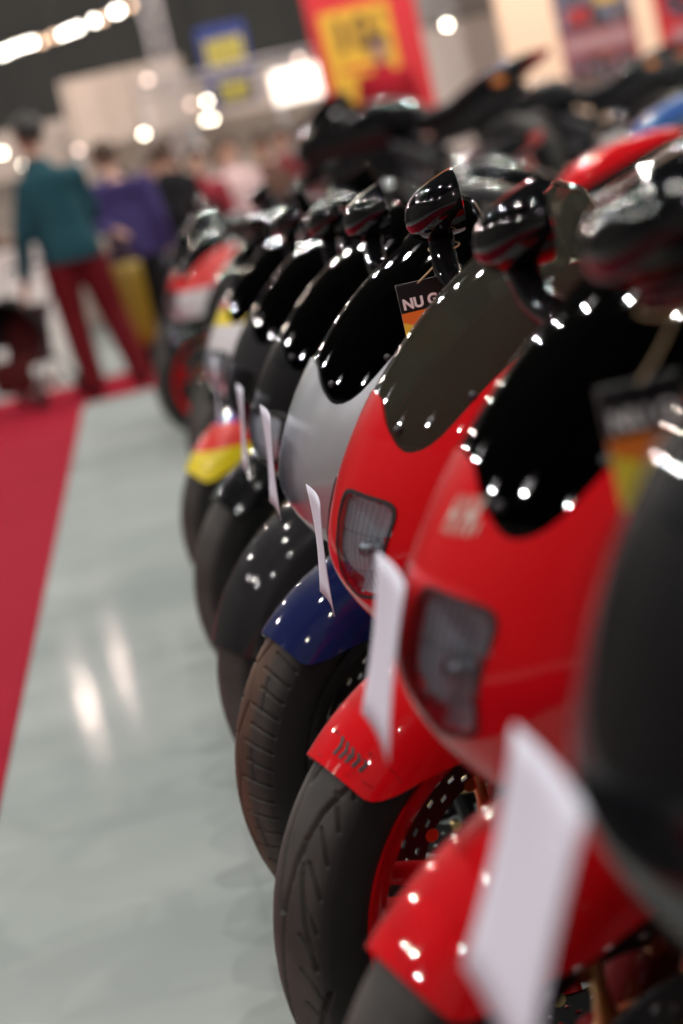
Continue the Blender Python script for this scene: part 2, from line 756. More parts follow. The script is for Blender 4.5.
def decal_on(bm, fn, strokes, w):
    """strokes: polylines in (a, b) parameters of fn(a, b); ribbons of half width w in parameter units"""
    for st in strokes:
        P = []
        for i in range(len(st)):
            p = Vector(st[i])
            t = (Vector(st[min(i+1, len(st)-1)]) - Vector(st[max(i-1, 0)])).normalized()
            nrm = Vector((-t.y, t.x))
            P.append([fn(*(p + nrm*w)), fn(*(p - nrm*w))])
        add_grid(bm, P)
    return bm


def quadpatch(bm, fn, corners, n=10, rnd_p=4., scale=1., mi=0, ring=None):
    """patch on fn inside four corners TL, TR, BR, BL with softened corners; ring=(k0,k1) gives only a border strip"""
    TL, TR, BR, BL = [Vector(c) for c in corners]

    def Q(u, v):
        return (TL*(1-u) + TR*u)*(1-v) + (BL*(1-u) + BR*u)*v

    def sq(r, a):
        ca, sa = math.cos(a), math.sin(a)
        x = math.copysign(abs(ca)**(2/rnd_p), ca)*r
        y = math.copysign(abs(sa)**(2/rnd_p), sa)*r
        return Q(.5+.5*x, .5+.5*y)
    K = 48
    if ring:
        rr = [ring[0] + (ring[1]-ring[0])*i/3 for i in range(4)]
    else:
        rr = [max(.02, i/n)*scale for i in range(n+1)]
    P = [[fn(*sq(r, 2*PI*k/K)) for k in range(K)] for r in rr]
    vs = add_grid(bm, P, wrap=True, mi=mi)
    if not ring:
        f = bm.faces.new(vs[0])
        f.material_index = mi
    return Q, sq


HL_TWIN = ((.10, .764), (.42, .747), (.335, .655), (.135, .652))


def in_patch(corners, s, z, scale, p):
    # inverse bilinear by a short Newton search
    TL, TR, BR, BL = [np.array(c) for c in corners]
    u = v = .5
    X = np.array((s, z))
    for _ in range(8):
        q = (TL*(1-u)+TR*u)*(1-v) + (BL*(1-u)+BR*u)*v
        du = (TR-TL)*(1-v) + (BR-BL)*v
        dv = (BL*(1-u)+BR*u) - (TL*(1-u)+TR*u)
        J = np.array((du, dv)).T
        try:
            st = np.linalg.solve(J, X-q)
        except np.linalg.LinAlgError:
            break
        u += st[0]
        v += st[1]
    return (abs((u-.5)*2/scale)**p + abs((v-.5)*2/scale)**p) < 1


def make_bike(label, Y, X0=.270, a=2., steer=16., lean=-3., fairing=P_BLACK, fender=P_BLACK, wheel=DKSTEEL, screen=DARKSCREEN, slider=DKSTEEL, tip=45., cowl=None, moff=(0, 0, 0), size=1.,
              tank=None, tail=None, hi=False, groove=None, tyre=TYRE, light='twin', mirrors=True, z0=0., logo=None, fender_logo=False, group='motorcycles lined up along the aisle',
              lower=None, cat_='motorcycle', heading=None):
    rz = PI + R(a) if heading is None else heading
    root = thing('motorcycle', label, cat_, (X0, Y, z0), (R(lean), 0, rz), group)
    root.scale = (size,)*3
    SM = steer_mtx(R(steer))
    Ro, hw, rr = .300, .060, .216
    c = (0, 0, .300)
    tank = tank or fairing
    tail = tail or fairing
    # front wheel
    bm = xform(make_rim(BM(), c, rr, .045, 3), SM)
    fw = newobj('front_wheel', bm, wheel, root, sharp=50)
    bm = xform(make_tyre(BM(), c, Ro, hw, rr, 1000 if groove else (160 if hi else 72), 110 if groove else 29, groove), SM)
    newobj('tyre', bm, tyre, fw)
    for sg in (1, -1):
        bm = xform(make_disc(BM(), c, .150, .108, sg*.062, hi), SM)
        newobj('brake_disc', bm, DKSTEEL, fw, smooth=False)
        bm = xform(make_carrier(BM(), c, .108, sg*.062), SM)
        newobj('disc_carrier', bm, GOLD, fw, sharp=50)
    # forks
    for sg in (1, -1):
        top = Vector((-.30, sg*.105, .86))
        bot = Vector((0, sg*.105, .30))
        d = (top-bot).normalized()
        off = Vector((-.01, 0, 0))
        bm = BM()
        add_tube(bm, [bot-d*.03+off, bot+d*.02+off, bot+d*.30+off, bot+d*.33+off], [.022, .030, .029, .026], 18)
        add_tube(bm, [bot+Vector((0, -sg*.05, 0)), bot+Vector((0, sg*.03, 0))], .019, 16)
        xform(bm, SM)
        sl = newobj('fork_slider', bm, slider, root, sharp=50)
        bm = BM()
        add_tube(bm, [bot+d*.30+off, top], .021, 18)
        add_tube(bm, [top-d*.02, top+d*.025], .026, 18)
        xform(bm, SM)
        newobj('fork_tube', bm, STEEL, sl, sharp=50)
        bm = BM()
        cc = Vector((-.135, sg*.085, .335))
        add_box(bm, cc, (.055, .055, .105), .012, Matrix.Rotation(R(24), 3, 'Y').inverted())
        for dz in (-.028, .028):
            add_tube(bm, [cc+Vector((-.003, -sg*.01, dz)), cc+Vector((-.003, sg*.034, dz))], .019, 16)
        add_tube(bm, [cc+Vector((.03, 0, -.02)), Vector((-.03, sg*.1, .37))], .010, 8)
        xform(bm, SM)
        newobj('brake_caliper', bm, GOLD, root, sharp=50)
    # front fender
    bm = xform(make_fender(BM(), c, Ro, hi, tip), SM)
    fe = newobj('front_fender', bm, fender, root, sharp=60)
    if fender_logo:
        def fp(u, v):
            p0 = fender_pt(c, R(u), v, Ro)
            e = .01
            n = (fender_pt(c, R(u)+e, v, Ro)-p0).cross(fender_pt(c, R(u), v+e, Ro)-p0).normalized()
            ctr = Vector((0, 0, p0.z))
            if n.dot(p0 - Vector(c)) < 0:
                n = -n
            return p0 + n*.0008
        st = []
        for i in range(5):
            st.append([(51.5-i*.3, .10+.07*i), (49.6, .135+.07*i), (47.8, .115+.07*i)])
        st.append([(51.9, .09), (51.4, .2), (51.7, .3), (50.6, .43)])
        st.append([(49.5, .10), (49.2, .25), (49.5, .42)])
        st.append([(46.9, .06), (46.4, .25), (46.3, .45)])
        bm = BM()
        for i, s_ in enumerate(st):
            decal_on(bm, fp, [s_], .30 if i > 4 else .016)
        # the strokes along the arc are measured in degrees, those across in half widths
        bm2 = bm
        xform(bm2, SM)
        newobj('fender_logo', bm2, INK, fe, smooth=False, label='small black slanted maker mark')
    # upper fairing
    ns, nz = (144, 56) if hi else (72, 22)
    bm = BM()
    Ss = [-1.8 + 3.6*i/ns for i in range(ns+1)]
    P = []
    for k in range(nz+1):
        P.append([SF(s, ZB(abs(s)) + (ZU(abs(s))-ZB(abs(s)))*k/nz) for s in Ss])
    grid = add_grid(bm, P)
    HL = HL_TWIN
    if light == 'twin' and hi:
        kill = []
        for f in bm.faces:
            pass
        for k in range(nz):
            for i in range(ns):
                s = (Ss[i]+Ss[i+1])/2
                q = abs(s)
                if .08 < q < .5:
                    z = ZB(q) + (ZU(q)-ZB(q))*(k+.5)/nz
                    if .62 < z < .77 and in_patch(HL, q, z, .97, 5.):
                        f = bm.faces.get((grid[k][i], grid[k][i+1], grid[k+1][i+1], grid[k+1][i]))
                        if f:
                            kill.append(f)
        bmesh.ops.delete(bm, geom=kill, context='FACES')
    solid(bm, .004)
    fa = newobj('fairing', bm, fairing, root, sharp=50)
    if lower:
        # a differently coloured nose band clipped over the front, between chin and screen
        bm = BM()
        P = []
        for k in range(13):
            t = k/12
            P.append([SF(s, ZB(abs(s)) + (ZU(abs(s))-.004-ZB(abs(s)))*t, .0022) for s in [-.95+1.9*i/60 for i in range(61)]])
        add_grid(bm, P)
        solid(bm, .002)
        newobj('nose_panel', bm, lower, fa, sharp=50, label='nose panel in another colour')
    offx = .0045 if lower else .0015
    for sg in ((1, -1) if light == 'twin' else ()):
        # lamp: reflector bowl, lens, gasket
        bm = BM()
        quadpatch(bm, lambda s, z: SF(sg*s, z, -.002 if hi else offx), HL, 8, 5.)
        if hi:
            for v in bm.verts:
                # bowl depth grows towards the middle
                v.co.x -= 0
            bm.free()
            bm = BM()
            TL, TR, BR, BL = [Vector(q) for q in HL]
            cen = (TL+TR+BR+BL)/4

            def bowl(s, z):
                r = max(abs(s-cen.x)/.13, abs(z-cen.y)/.05)
                dep = .030*max(0, 1-min(1, r)**2)**.6
                return SF(sg*s, z, -(.003 + dep)*(1 if True else 0)) if sg > 0 else SF(-s, z, -(.003+dep))
            quadpatch(bm, bowl, HL, 14, 5., scale=1.02)
        hl = newobj('headlight', bm, REFL, fa)
        if hi:
            bm = BM()
            # bulb and cross bar inside the lamp
            pc = SF(sg*cen.x, cen.y, -.016)
            add_tube(bm, [pc+Vector((-.012, 0, 0)), pc+Vector((.006, 0, 0)), pc+Vector((.010, 0, 0))], [.008, .008, .004], 12)
            newobj('bulb', bm, ALU, hl)
            # flutes moulded into the back of the lens
            bm = BM()
            for i in range(9):
                t = .1+.8*i/8
                a0 = (Vector(HL[0])*(1-t)+Vector(HL[1])*t)
                a1 = (Vector(HL[3])*(1-t)+Vector(HL[2])*t)
                pts = [SF(sg*(a0.x*(1-k)+a1.x*k), a0.y*(1-k)+a1.y*k, -.0035) for k in (.06, .3, .5, .7, .94)]
                add_tube(bm, pts, .0011, 6)
            for t in (.35, .72):
                a0 = (Vector(HL[0])*(1-t)+Vector(HL[3])*t)
                a1 = (Vector(HL[1])*(1-t)+Vector(HL[2])*t)
                add_tube(bm, [SF(sg*(a0.x*(1-k)+a1.x*k), a0.y*(1-k)+a1.y*k, -.0035) for k in (.05, .35, .65, .95)], .0009, 6)
            newobj('lens_flutes', bm, LENS, hl)
        bm = BM()
        quadpatch(bm, lambda s, z: SF(sg*s, z, offx), HL, 8, 5.)
        solid(bm, .0015)
        newobj('lens', bm, LENS, hl, sharp=50)
        bm = BM()
        quadpatch(bm, lambda s, z: SF(sg*s, z, offx+.0006), HL, 8, 5., ring=(.955, 1.025))
        solid(bm, .0015)
        newobj('gasket', bm, PLASTIC, hl, sharp=50)
    if light == 'wide':
        bm = BM()
        WHL = ((-.42, .735), (.42, .735), (.34, .655), (-.34, .655))
        quadpatch(bm, lambda s, z: SF(s, z, offx), WHL, 16, 5.)
        solid(bm, .002)
        hl = newobj('headlight', bm, REFL, fa)
        bm = BM()
        quadpatch(bm, lambda s, z: SF(s, z, offx+.003), WHL, 16, 5.)
        solid(bm, .0015)
        newobj('lens', bm, LENS, hl)
        bm = BM()
        quadpatch(bm, lambda s, z: SF(s, z, offx+.0035), WHL, 16, 5., ring=(.93, 1.05))
        solid(bm, .002)
        newobj('gasket', bm, PLASTIC, hl)
    if logo:
        bm = BM()
        zc = .785
        f2 = lambda s, z: SF(s*1., z, .0009+(.003 if lower else 0))
        def M2(x, y):      # letters drawn on the nose flank, x back along the flank, y up
            return f2(.13 + x*.75, zc + .022 + y*.8)
        st = []
        for i, xx in enumerate((0, .055, .105, .15)):
            st.append([(xx-.010, -.014), (xx, 0), (xx+.012, .016)])
            st.append([(xx+.022, -.014), (xx+.032, .0), (xx+.042, .016)] if i < 3 else [(xx+.02, -.013), (xx+.03, -.004)])
            if i in (0, 2):
                st.append([(xx+.001, .001), (xx+.03, .001)])
        decal_on(bm, M2, st, .0038)
        newobj('nose_lettering', bm, logo, fa, smooth=False, label='pale slanted lettering')
    # windscreen
    ns2, nz2 = (64, 24) if hi else (32, 10)
    bm = BM()
    Sx = [-.85 + 1.7*i/ns2 for i in range(ns2+1)]
    P = []
    for k in range(nz2+1):
        row = []
        for s in Sx:
            q = abs(s)
            z0_, z1_ = ZU(q)-.004, ZT(q)
            row.append(SF(s, z0_ + (z1_-z0_)*k/nz2, -.0015))
        P.append(row)
    add_grid(bm, P)
    solid(bm, .0035)
    ws = newobj('windscreen', bm, screen, root, sharp=40)
    bm = BM()
    rim = [SF(s, ZT(abs(s)), -.002) for s in Sx]
    add_tube(bm, rim, .0035, 8)
    newobj('screen_edge', bm, GLOSSPL if screen is DARKSCREEN else SMOKE, ws)
    for s in ((-.74, -.52, -.30, .30, .52, .74) if hi else ()):
        bm = BM()
        p = SF(s, ZU(abs(s))+.010, .001)
        n = (SF(s, ZU(abs(s))+.010, .004)-p).normalized()
        add_tube(bm, [p-n*.002, p+n*.001, p+n*.003], [.0045, .0045, .0025], 12)
        newobj('screen_screw', bm, DKSTEEL, ws)
    # dashboard and cockpit
    bm = BM()
    add_loft(bm, smooth_secs([(-.17, 0, .835, .10, .03, 3), (-.20, 0, .85, .115, .045, 3), (-.24, 0, .86, .11, .04, 3), (-.26, 0, .855, .08, .02, 3)], 10))
    ds = newobj('dashboard', bm, PLASTIC, root, sharp=40)
    bm = BM()
    for y in (-.055, .05):
        add_tube(bm, [(-.24, y, .87), (-.262, y, .882), (-.268, y, .885)], [.04, .042, .038], 24)
    newobj('gauge', bm, ALU, ds, sharp=40)
    # triple clamp + clip-on handlebars
    bm = BM()
    add_box(bm, (-.305, 0, .865), (.07, .26, .028), .008)
    newobj('triple_clamp', xform(bm, SM), ALU, root, sharp=40)
    for sg in (1, -1):
        bm = BM()
        add_tube(bm, [(-.30, sg*.105, .84), (-.305, sg*.15, .845), (-.345, sg*.245, .835)], .012, 12)
        hb = newobj('handlebar', xform(bm, SM), DKSTEEL, root)
        bm = BM()
        g = [Vector((-.325, sg*.175, .84)).lerp(Vector((-.36, sg*.275, .832)), k/8) for k in range(9)]
        add_tube(bm, g, [.019, .017, .018, .017, .018, .017, .018, .018, .021], 14)
        newobj('grip', xform(bm, SM), PLASTIC, hb)
        bm = BM()
        add_tube(bm, spline([(-.285, sg*.15, .84), (-.262, sg*.18, .838), (-.29, sg*.24, .834), (-.305, sg*.275, .832)], 12), [.009]*4+[.006]*7+[.009], 10)
        add_box(bm, (-.30, sg*.152, .846), (.04, .05, .035), .008)
        newobj('lever', xform(bm, SM), DKSTEEL, hb, sharp=40)
    # mirrors
    for sg in ((1, -1) if mirrors else ()):
        if sg < 0:
            base, mid, hd = Vector((-.085, -.150, .895)), Vector((-.082, -.235, .925)), Vector((-.090, -.275, .958))
            hd += Vector(moff)
            mid += Vector(moff)*.6
        else:
            base, mid, hd = Vector((-.24, .140, .86)), Vector((-.33, .165, .875)), Vector((-.42, .175, .885))
        bm = BM()
        add_tube(bm, spline([base, base.lerp(mid, .6)+Vector((0, 0, -.005)), mid, hd], 12), [.024, .020, .018, .017, .016, .0155, .015, .015, .015, .015, .015, .016], 14)
        mr = newobj('mirror_arm', bm, GLOSSPL, root)
        bm = BM()
        # pod: rounded shell, blunt front, open flat back
        secs = []
        for t, w_, h_ in ((0, .010, .006), (.06, .030, .015), (.18, .048, .023), (.36, .062, .029), (.6, .071, .033), (.85, .076, .036), (1., .077, .0365)):
            secs.append((.034 - .062*t, 0, -.012*(1-t), w_, h_, 2.4))
        add_loft(bm, smooth_secs(secs, 20), 32)
        tilt = Matrix.Translation(hd + Vector((0, -.012 if sg < 0 else .02, .034))) @ Matrix.Rotation(R(8 if sg < 0 else 40), 4, 'X') @ Matrix.Rotation(R(-6 if sg < 0 else -40), 4, 'Z')
        xform(bm, tilt)
        pod = newobj('mirror_shell', bm, GLOSSPL, mr, sharp=50)
        bm = BM()
        add_loft(bm, [(-.0278, 0, 0, .072, .032, 2.4), (-.0292, 0, 0, .071, .031, 2.4)], 32)
        newobj('mirror_glass', xform(bm, tilt), MIRRORG, mr, sharp=50)
    # tank
    bm = BM()
    add_loft(bm, smooth_secs([(-.34, 0, .775, .08, .05, 2.6), (-.40, 0, .79, .13, .085, 2.6), (-.52, 0, .80, .155, .115, 2.7), (-.66, 0, .795, .15, .115, 2.6),
                              (-.78, 0, .765, .115, .09, 2.5), (-.88, 0, .735, .08, .055, 2.5)], 24), 36)
    tk = newobj('fuel_tank', bm, tank, root, sharp=50)
    bm = BM()
    add_lathe_z(bm, [(.038, .905), (.038, .914), (.034, .918), (.012, .918)], (-.5, 0, 0), 28)
    newobj('filler_cap', bm, ALU, tk, sharp=40)
    # seat and tail
    bm = BM()
    add_loft(bm, smooth_secs([(-.80, 0, .745, .08, .03, 3), (-.92, 0, .755, .13, .035, 3), (-1.08, 0, .775, .135, .035, 3), (-1.18, 0, .80, .11, .04, 3)], 14), 28)
    newobj('seat', bm, SEATM, root, sharp=50)
    bm = BM()
    add_loft(bm, smooth_secs([(-.82, 0, .69, .10, .05, 3), (-1.0, 0, .715, .135, .06, 3), (-1.18, 0, .775, .13, .085, 2.8), (-1.34, 0, .835, .115, .088, 2.6), (-1.52, 0, .89, .09, .07, 2.5),
                              (-1.68, 0, .935, .05, .040, 2.4)], 24), 32)
    tl = newobj('tail_unit', bm, tail, root, sharp=50)
    bm = BM()
    add_loft(bm, smooth_secs([(-.90, 0, .62, .09, .07, 3), (-1.15, 0, .66, .10, .08, 3), (-1.35, 0, .74, .085, .07, 3), (-1.52, 0, .81, .06, .05, 3)], 14), 24)
    newobj('undertail', bm, PLASTIC, tl, sharp=50)
    if cowl:
        bm = BM()
        add_loft(bm, smooth_secs([(-1.17, 0, .835, .08, .04, 2.6), (-1.26, 0, .875, .10, .07, 2.6), (-1.42, 0, .915, .085, .075, 2.5), (-1.60, 0, .95, .05, .045, 2.4), (-1.66, 0, .96, .02, .02, 2.4)], 16), 28)
        newobj('seat_cowl', bm, cowl, tl, sharp=50)
    bm = BM()
    add_loft(bm, smooth_secs([(-1.56, 0, .880, .066, .040, 2.4), (-1.65, 0, .912, .054, .040, 2.4), (-1.76, 0, .950, .03, .026, 2.4)], 10), 24)
    newobj('tail_light', bm, TAILRED, tl)
    for sg in (1, -1):
        bm = BM()
        add_tube(bm, [(-1.45, sg*.05, .845), (-1.47, sg*.11, .845)], .008, 8)
        add_loft(bm, smooth_secs([(-1.43, sg*.135, .845, .02, .016, 2.5), (-1.47, sg*.14, .845, .034, .024, 2.5), (-1.51, sg*.14, .845, .03, .02, 2.5)], 8), 16)
        newobj('turn_signal', bm, AMBER, root)
    # frame, engine, swingarm
    for sg in (1, -1):
        bm = BM()
        add_loft(bm, smooth_secs([(-.30, sg*.06, .78, .03, .06, 4), (-.5, sg*.15, .68, .022, .055, 4), (-.75, sg*.15, .56, .022, .055, 4), (-.92, sg*.12, .42, .025, .09, 4)], 16), 20)
        newobj('frame_beam', bm, DKSTEEL, root, sharp=40)
        bm = BM()
        add_loft(bm, smooth_secs([(-.90, sg*.11, .36, .03, .05, 4), (-1.1, sg*.13, .35, .02, .04, 4), (-1.42, sg*.13, .318, .016, .03, 4)], 12), 16)
        newobj('swingarm', bm, ALU, root, sharp=40)
    bm = BM()
    add_box(bm, (-.62, 0, .40), (.42, .26, .30), .03)
    add_box(bm, (-.44, 0, .52), (.20, .24, .22), .025, Matrix.Rotation(R(-35), 3, 'Y'))
    for i in range(6):
        add_box(bm, (-.37-.012*i, 0, .46+.03*i), (.19, .25, .008), .002, Matrix.Rotation(R(-35), 3, 'Y'))
    en = newobj('engine', bm, ENGINE, root, sharp=40)
    for sg in (1, -1):
        bm = BM()
        add_lathe_y(bm, [(.001, sg*.152), (.06, sg*.152), (.075, sg*.143), (.08, sg*.125)], (-.70, 0, .36), 32)
        newobj('clutch_cover' if sg < 0 else 'alternator_cover', bm, DKSTEEL, en)
    bm = BM()
    add_box(bm, (-.255, 0, .56), (.035, .24, .24), .008, Matrix.Rotation(R(-12), 3, 'Y'))
    for i in range(14):
        add_box(bm, (-.243+.0015*(i-7)*-3.2, 0, .47+.0135*i), (.04, .225, .003), .001, Matrix.Rotation(R(-12), 3, 'Y'))
    newobj('radiator', bm, DKSTEEL, root, sharp=40)
    # rear wheel
    c2 = (-1.40, 0, .315)
    bm = make_rim(BM(), c2, .216, .075, 3)
    rw = newobj('rear_wheel', bm, wheel, root, sharp=50)
    newobj('tyre', make_tyre(BM(), c2, .315, .09, .216, 72, 29), tyre, rw)
    newobj('brake_disc', make_disc(BM(), c2, .11, .075, -.085, False), DKSTEEL, rw, smooth=False)
    bm = BM()
    add_lathe_y(bm, [(.035, .095), (.085, .095), (.085, .102), (.035, .102)], c2, 40, closed=True)
    newobj('sprocket', bm, DKSTEEL, rw, sharp=40)
    # exhaust
    bm = BM()
    add_tube(bm, spline([(-.36, -.08, .45), (-.30, -.10, .30), (-.45, -.09, .20), (-.80, -.10, .19), (-1.0, -.15, .30), (-1.08, -.17, .36)], 30), .024, 14)
    ex = newobj('exhaust_pipe', bm, STEEL, root)
    bm = BM()
    add_tube(bm, [(-1.05, -.17, .345), (-1.08, -.172, .36), (-1.50, -.21, .56), (-1.53, -.213, .575), (-1.535, -.2135, .577)], [.03, .055, .058, .05, .028], 24)
    newobj('silencer', bm, DKSTEEL, ex, sharp=40)
    # stand: reaches the floor on the leaning side
    bm = BM()
    fl = math.tan(R(-lean))*.27
    add_tube(bm, [(-.72, .10, .28), (-.75, .2, .13), (-.77, .27, fl+.012)], .012, 10)
    add_tube(bm, [(-.77, .27, fl+.006), (-.77, .27, fl+.014)], .024, 14)
    newobj('side_stand', bm, DKSTEEL, root)
    # pegs
    for sg in (1, -1):
        bm = BM()
        add_tube(bm, [(-.93, sg*.12, .40), (-.94, sg*.24, .405)], .011, 10)
        newobj('footpeg', bm, ALU, root)
    return root


G0 = 'motorcycles lined up along the aisle'
bikes = []
bikes.append(make_bike('glossy black sport motorcycle at the near end, white sheet low on its nose', 1.045, X0=.298, size=1.08, fairing=P_BLACK, fender=P_BLACK, hi=True, light=None, moff=(.076, 0, -.090), screen=DARKSCREEN))
bikes.append(make_bike('red sport motorcycle with black windscreen and pale lettering, white sheet beside its headlight', 1.64, X0=.264, moff=(.019, 0, -.022), fairing=P_RED, fender=P_RED, wheel=P_DKRED, hi=True, logo=PALEINK,
                       screen=DARKSCREEN, slider=P_DKRED))
bikes.append(make_bike('red sport motorcycle with clear smoked windscreen, red wheel rim and sharp square headlight', 2.25, fairing=P_RED, fender=P_RED, wheel=P_RED, hi=True, groove='sweep',
                       screen=SMOKE, slider=P_DKRED, fender_logo=True, steer=17))
bikes.append(make_bike('black motorcycle with silver nose panel, deep blue fender and brown-scuffed front tyre', 2.93, fairing=P_BLACK, fender=P_BLUE, hi=True, groove='zigzag', tyre=TYRE_RUST,
                       light=None, lower=P_SILVER, steer=15))
bikes.append(make_bike('all-black motorcycle with glossy charcoal fender, behind the one with the blue fender', 3.58, tip=20., fairing=P_BLACK, fender=P_CHAR, hi=True, light='wide', steer=18))
bikes.append(make_bike('dark motorcycle mostly hidden between the all-black one and the bright racing-coloured one', 4.43, fairing=P_CHAR, fender=P_BLACK, steer=12))
bikes.append(make_bike('white racing-coloured motorcycle with blue, red and yellow bands and yellow-tipped fender', 5.48, fairing=LIV_NOSE, fender=LIV_FENDER, tail=P_BLACK, tank=P_BLACK, tip=34., steer=14,
                       light='wide'))
bikes.append(make_bike('dark motorcycle just behind the racing-coloured one, only its top showing', 6.5, X0=.36, size=1.07, fairing=P_CHAR, fender=P_BLACK, steer=8))
bikes.append(make_bike('black motorcycle with dark red wheels and a bright red seat cowl, deep in the row', 7.67, X0=.35, fairing=P_BLACK, cowl=P_RED, fender=P_BLACK, wheel=P_DKRED))
bikes.append(make_bike('charcoal motorcycle with a blue seat cowl deep in the row', 9.2, X0=.86, size=1.12, fairing=P_CHAR, tank=P_BLACK, cowl=P_MIDBLUE, fender=P_BLACK))
bikes.append(make_bike('red and white motorcycle with red wheels near the far end of the row', 10.7, X0=.285, tank=P_BLACK, tail=P_BLACK, fairing=banded('red over white fairing', [(0, (.7, .7, .72)), (.74, (.7, .02, .02))]), fender=P_BLACK, wheel=P_RED))
bikes.append(make_bike('black motorcycle between the red and white one and the last of the row', 11.9, X0=.35, size=1.14, fairing=P_BLACK, fender=P_BLACK))
bikes.append(make_bike('dark motorcycle last in the row, by the cross carpet', 13.0, X0=.4, size=1.12, fairing=P_CHAR, fender=P_BLACK))

# ------------------------------------------------------------------ papers and tags


def sheet(label, X1, z1, X2, z2, ya, yb, curl=.0):
    bm = BM()
    P = []
    for i in range(9):
        t = i/8
        row = []
        for j in range(9):
            u = j/8
            x = X1 + (X2-X1)*t + .006*math.sin(t*PI)*(u-.4) + .003*math.sin(u*PI)
            row.append(Vector((x, ya + (yb-ya)*u, z1 + (z2-z1)*t)))
        P.append(row)
    add_grid(bm, P)
    solid(bm, .0006)
    o = newobj('info_sheet', bm, PAPER)
    tag(o, label, 'paper sheet', 'sheets hung on the motorcycle noses')
    return o


sheet('white sheet hanging on the nearest black motorcycle', .140, .760, .086, .640, .93, 1.108)
sheet('white sheet hanging beside the headlight of the red motorcycle with black windscreen', .138, .770, .098, .648, 1.515, 1.685)
sheet('white sheet tucked behind the nose of the red motorcycle with smoked windscreen', .140, .735, .128, .612, 2.29, 2.46)
sheet('white sheet hanging on the silver nose panel', .135, .785, .118, .650, 2.82, 3.03)
sheet('white sheet hanging on the all-black motorcycle with charcoal fender', .134, .770, .112, .630, 3.5, 3.70)
sheet('white sheet on the dark half-hidden motorcycle', .128, .77, .11, .64, 4.36, 4.55)

TAGBLK = mat('tag black print', (.008, .008, .009), rough=.35)
TAGORG = mat('tag orange print', (.85, .22, .03), rough=.4)
TAGYEL = mat('tag yellow print', (.9, .72, .06), rough=.4)
TAGWHT = mat('tag white print', (.9, .9, .9), rough=.4)


def text_mesh(txt, size, m, parent, name, loc, rot, bold=.0, label=None, align='LEFT'):
    cu = bpy.data.curves.new(name, 'FONT')
    cu.body = txt
    cu.size = size
    cu.offset = bold
    cu.extrude = size*.004
    cu.align_x = align
    o = bpy.data.objects.new(name, cu)
    C.objects.link(o)
    dg = bpy.context.evaluated_depsgraph_get()
    me = bpy.data.meshes.new_from_object(o.evaluated_get(dg))
    bpy.data.objects.remove(o)
    me.materials.clear()
    me.materials.append(m)
    q = bpy.data.objects.new(name, me)
    C.objects.link(q)
    q.parent = parent
    q.location = loc
    q.rotation_euler = rot
    if label:
        q['label'] = label
    return q


def hang_tag(label, tl, w, h, stem_c, lean=0.):
    """card with black head and orange/yellow foot, hung by a cord from a mirror arm; local x right, z up, facing -y"""
    root = thing('price_tag', label, 'tag', tl, (0, R(lean), R(0)), 'tags on the mirror arms')
    bm = BM()
    add_box(bm, (w/2, .0006, -h/2), (w, .001, h), 0)
    newobj('card', bm, TAGWHT, root, smooth=False)
    k = .42
    bm = BM()
    add_box(bm, (w/2, 0, -h*k/2), (w, .0006, h*k), 0)
    newobj('head_print', bm, TAGBLK, root, smooth=False, label='black head panel')
    bm = BM()
    vs = [bm.verts.new(p) for p in ((0, -.0001, -h*k), (w, -.0001, -h*k), (w, -.0001, -h*.62), (w*.42, -.0001, -h*.66), (0, -.0001, -h*.55))]
    bm.faces.new(vs)
    solid(bm, .0004)
    newobj('orange_print', bm, TAGORG, root, smooth=False, label='orange panel')
    bm = BM()
    for pts in (((0, -.0001, -h*.55), (w*.42, -.0001, -h*.66), (w*.22, -.0001, -h), (0, -.0001, -h)), ((w*.42, -.0001, -h*.66), (w, -.0001, -h*.62), (w, -.0001, -h), (w*.22, -.0001, -h))):
        vs = [bm.verts.new(p) for p in pts]
        bm.faces.new(vs)
    solid(bm, .0004)
    newobj('yellow_print', bm, TAGYEL, root, smooth=False, label='yellow panel')
    text_mesh('NU G', .0162, TAGWHT, root, 'lettering', (w*.07, -.0006, -h*k+.004), (R(90), 0, 0), .0007, label='white capitals reading NU G')
    bm = BM()
    cv = Vector(stem_c) - Vector(tl)
    inv = Matrix.Rotation(R(lean), 3, 'Y').inverted()
    ring = [inv @ (cv + Vector((.0175*math.cos(q), .0175*math.sin(q), .004*math.sin(q)))) for q in [2*PI*i/20 for i in range(20)]]
    add_tube(bm, ring, .0012, 6, closed=True)
    add_tube(bm, spline([ring[15], ring[15].lerp(Vector((w*.5, 0, -.003)), .5)+Vector((.002, 0, 0)), (w*.5, 0, -.003)], 8), .0011, 6)
    newobj('cord', bm, CORDM, root, label='tan cord looped round the mirror arm')
    return root




def arm_point(b, lp):
    return b.location + Matrix.Rotation(b.rotation_euler.z, 3, 'Z') @ (Matrix.Rotation(b.rotation_euler.x, 3, 'X') @ (Vector(lp)*b.scale.x))


ap1 = arm_point(bikes[2], (-.089, -.262, .947))
t1 = Vector((ap1.x-.064, ap1.y-.006, ap1.z-.030))
hang_tag('small black, orange and yellow tag hanging beside the smoked windscreen', t1, .050, .078, ap1)
ap2 = arm_point(bikes[0], (-.090+.076, -.262, .947-.090))
t2 = Vector((ap2.x-.053, ap2.y-.006, ap2.z-.038))
hang_tag('small black, orange and yellow tag on the nearest black motorcycle', t2, .050, .074, ap2)

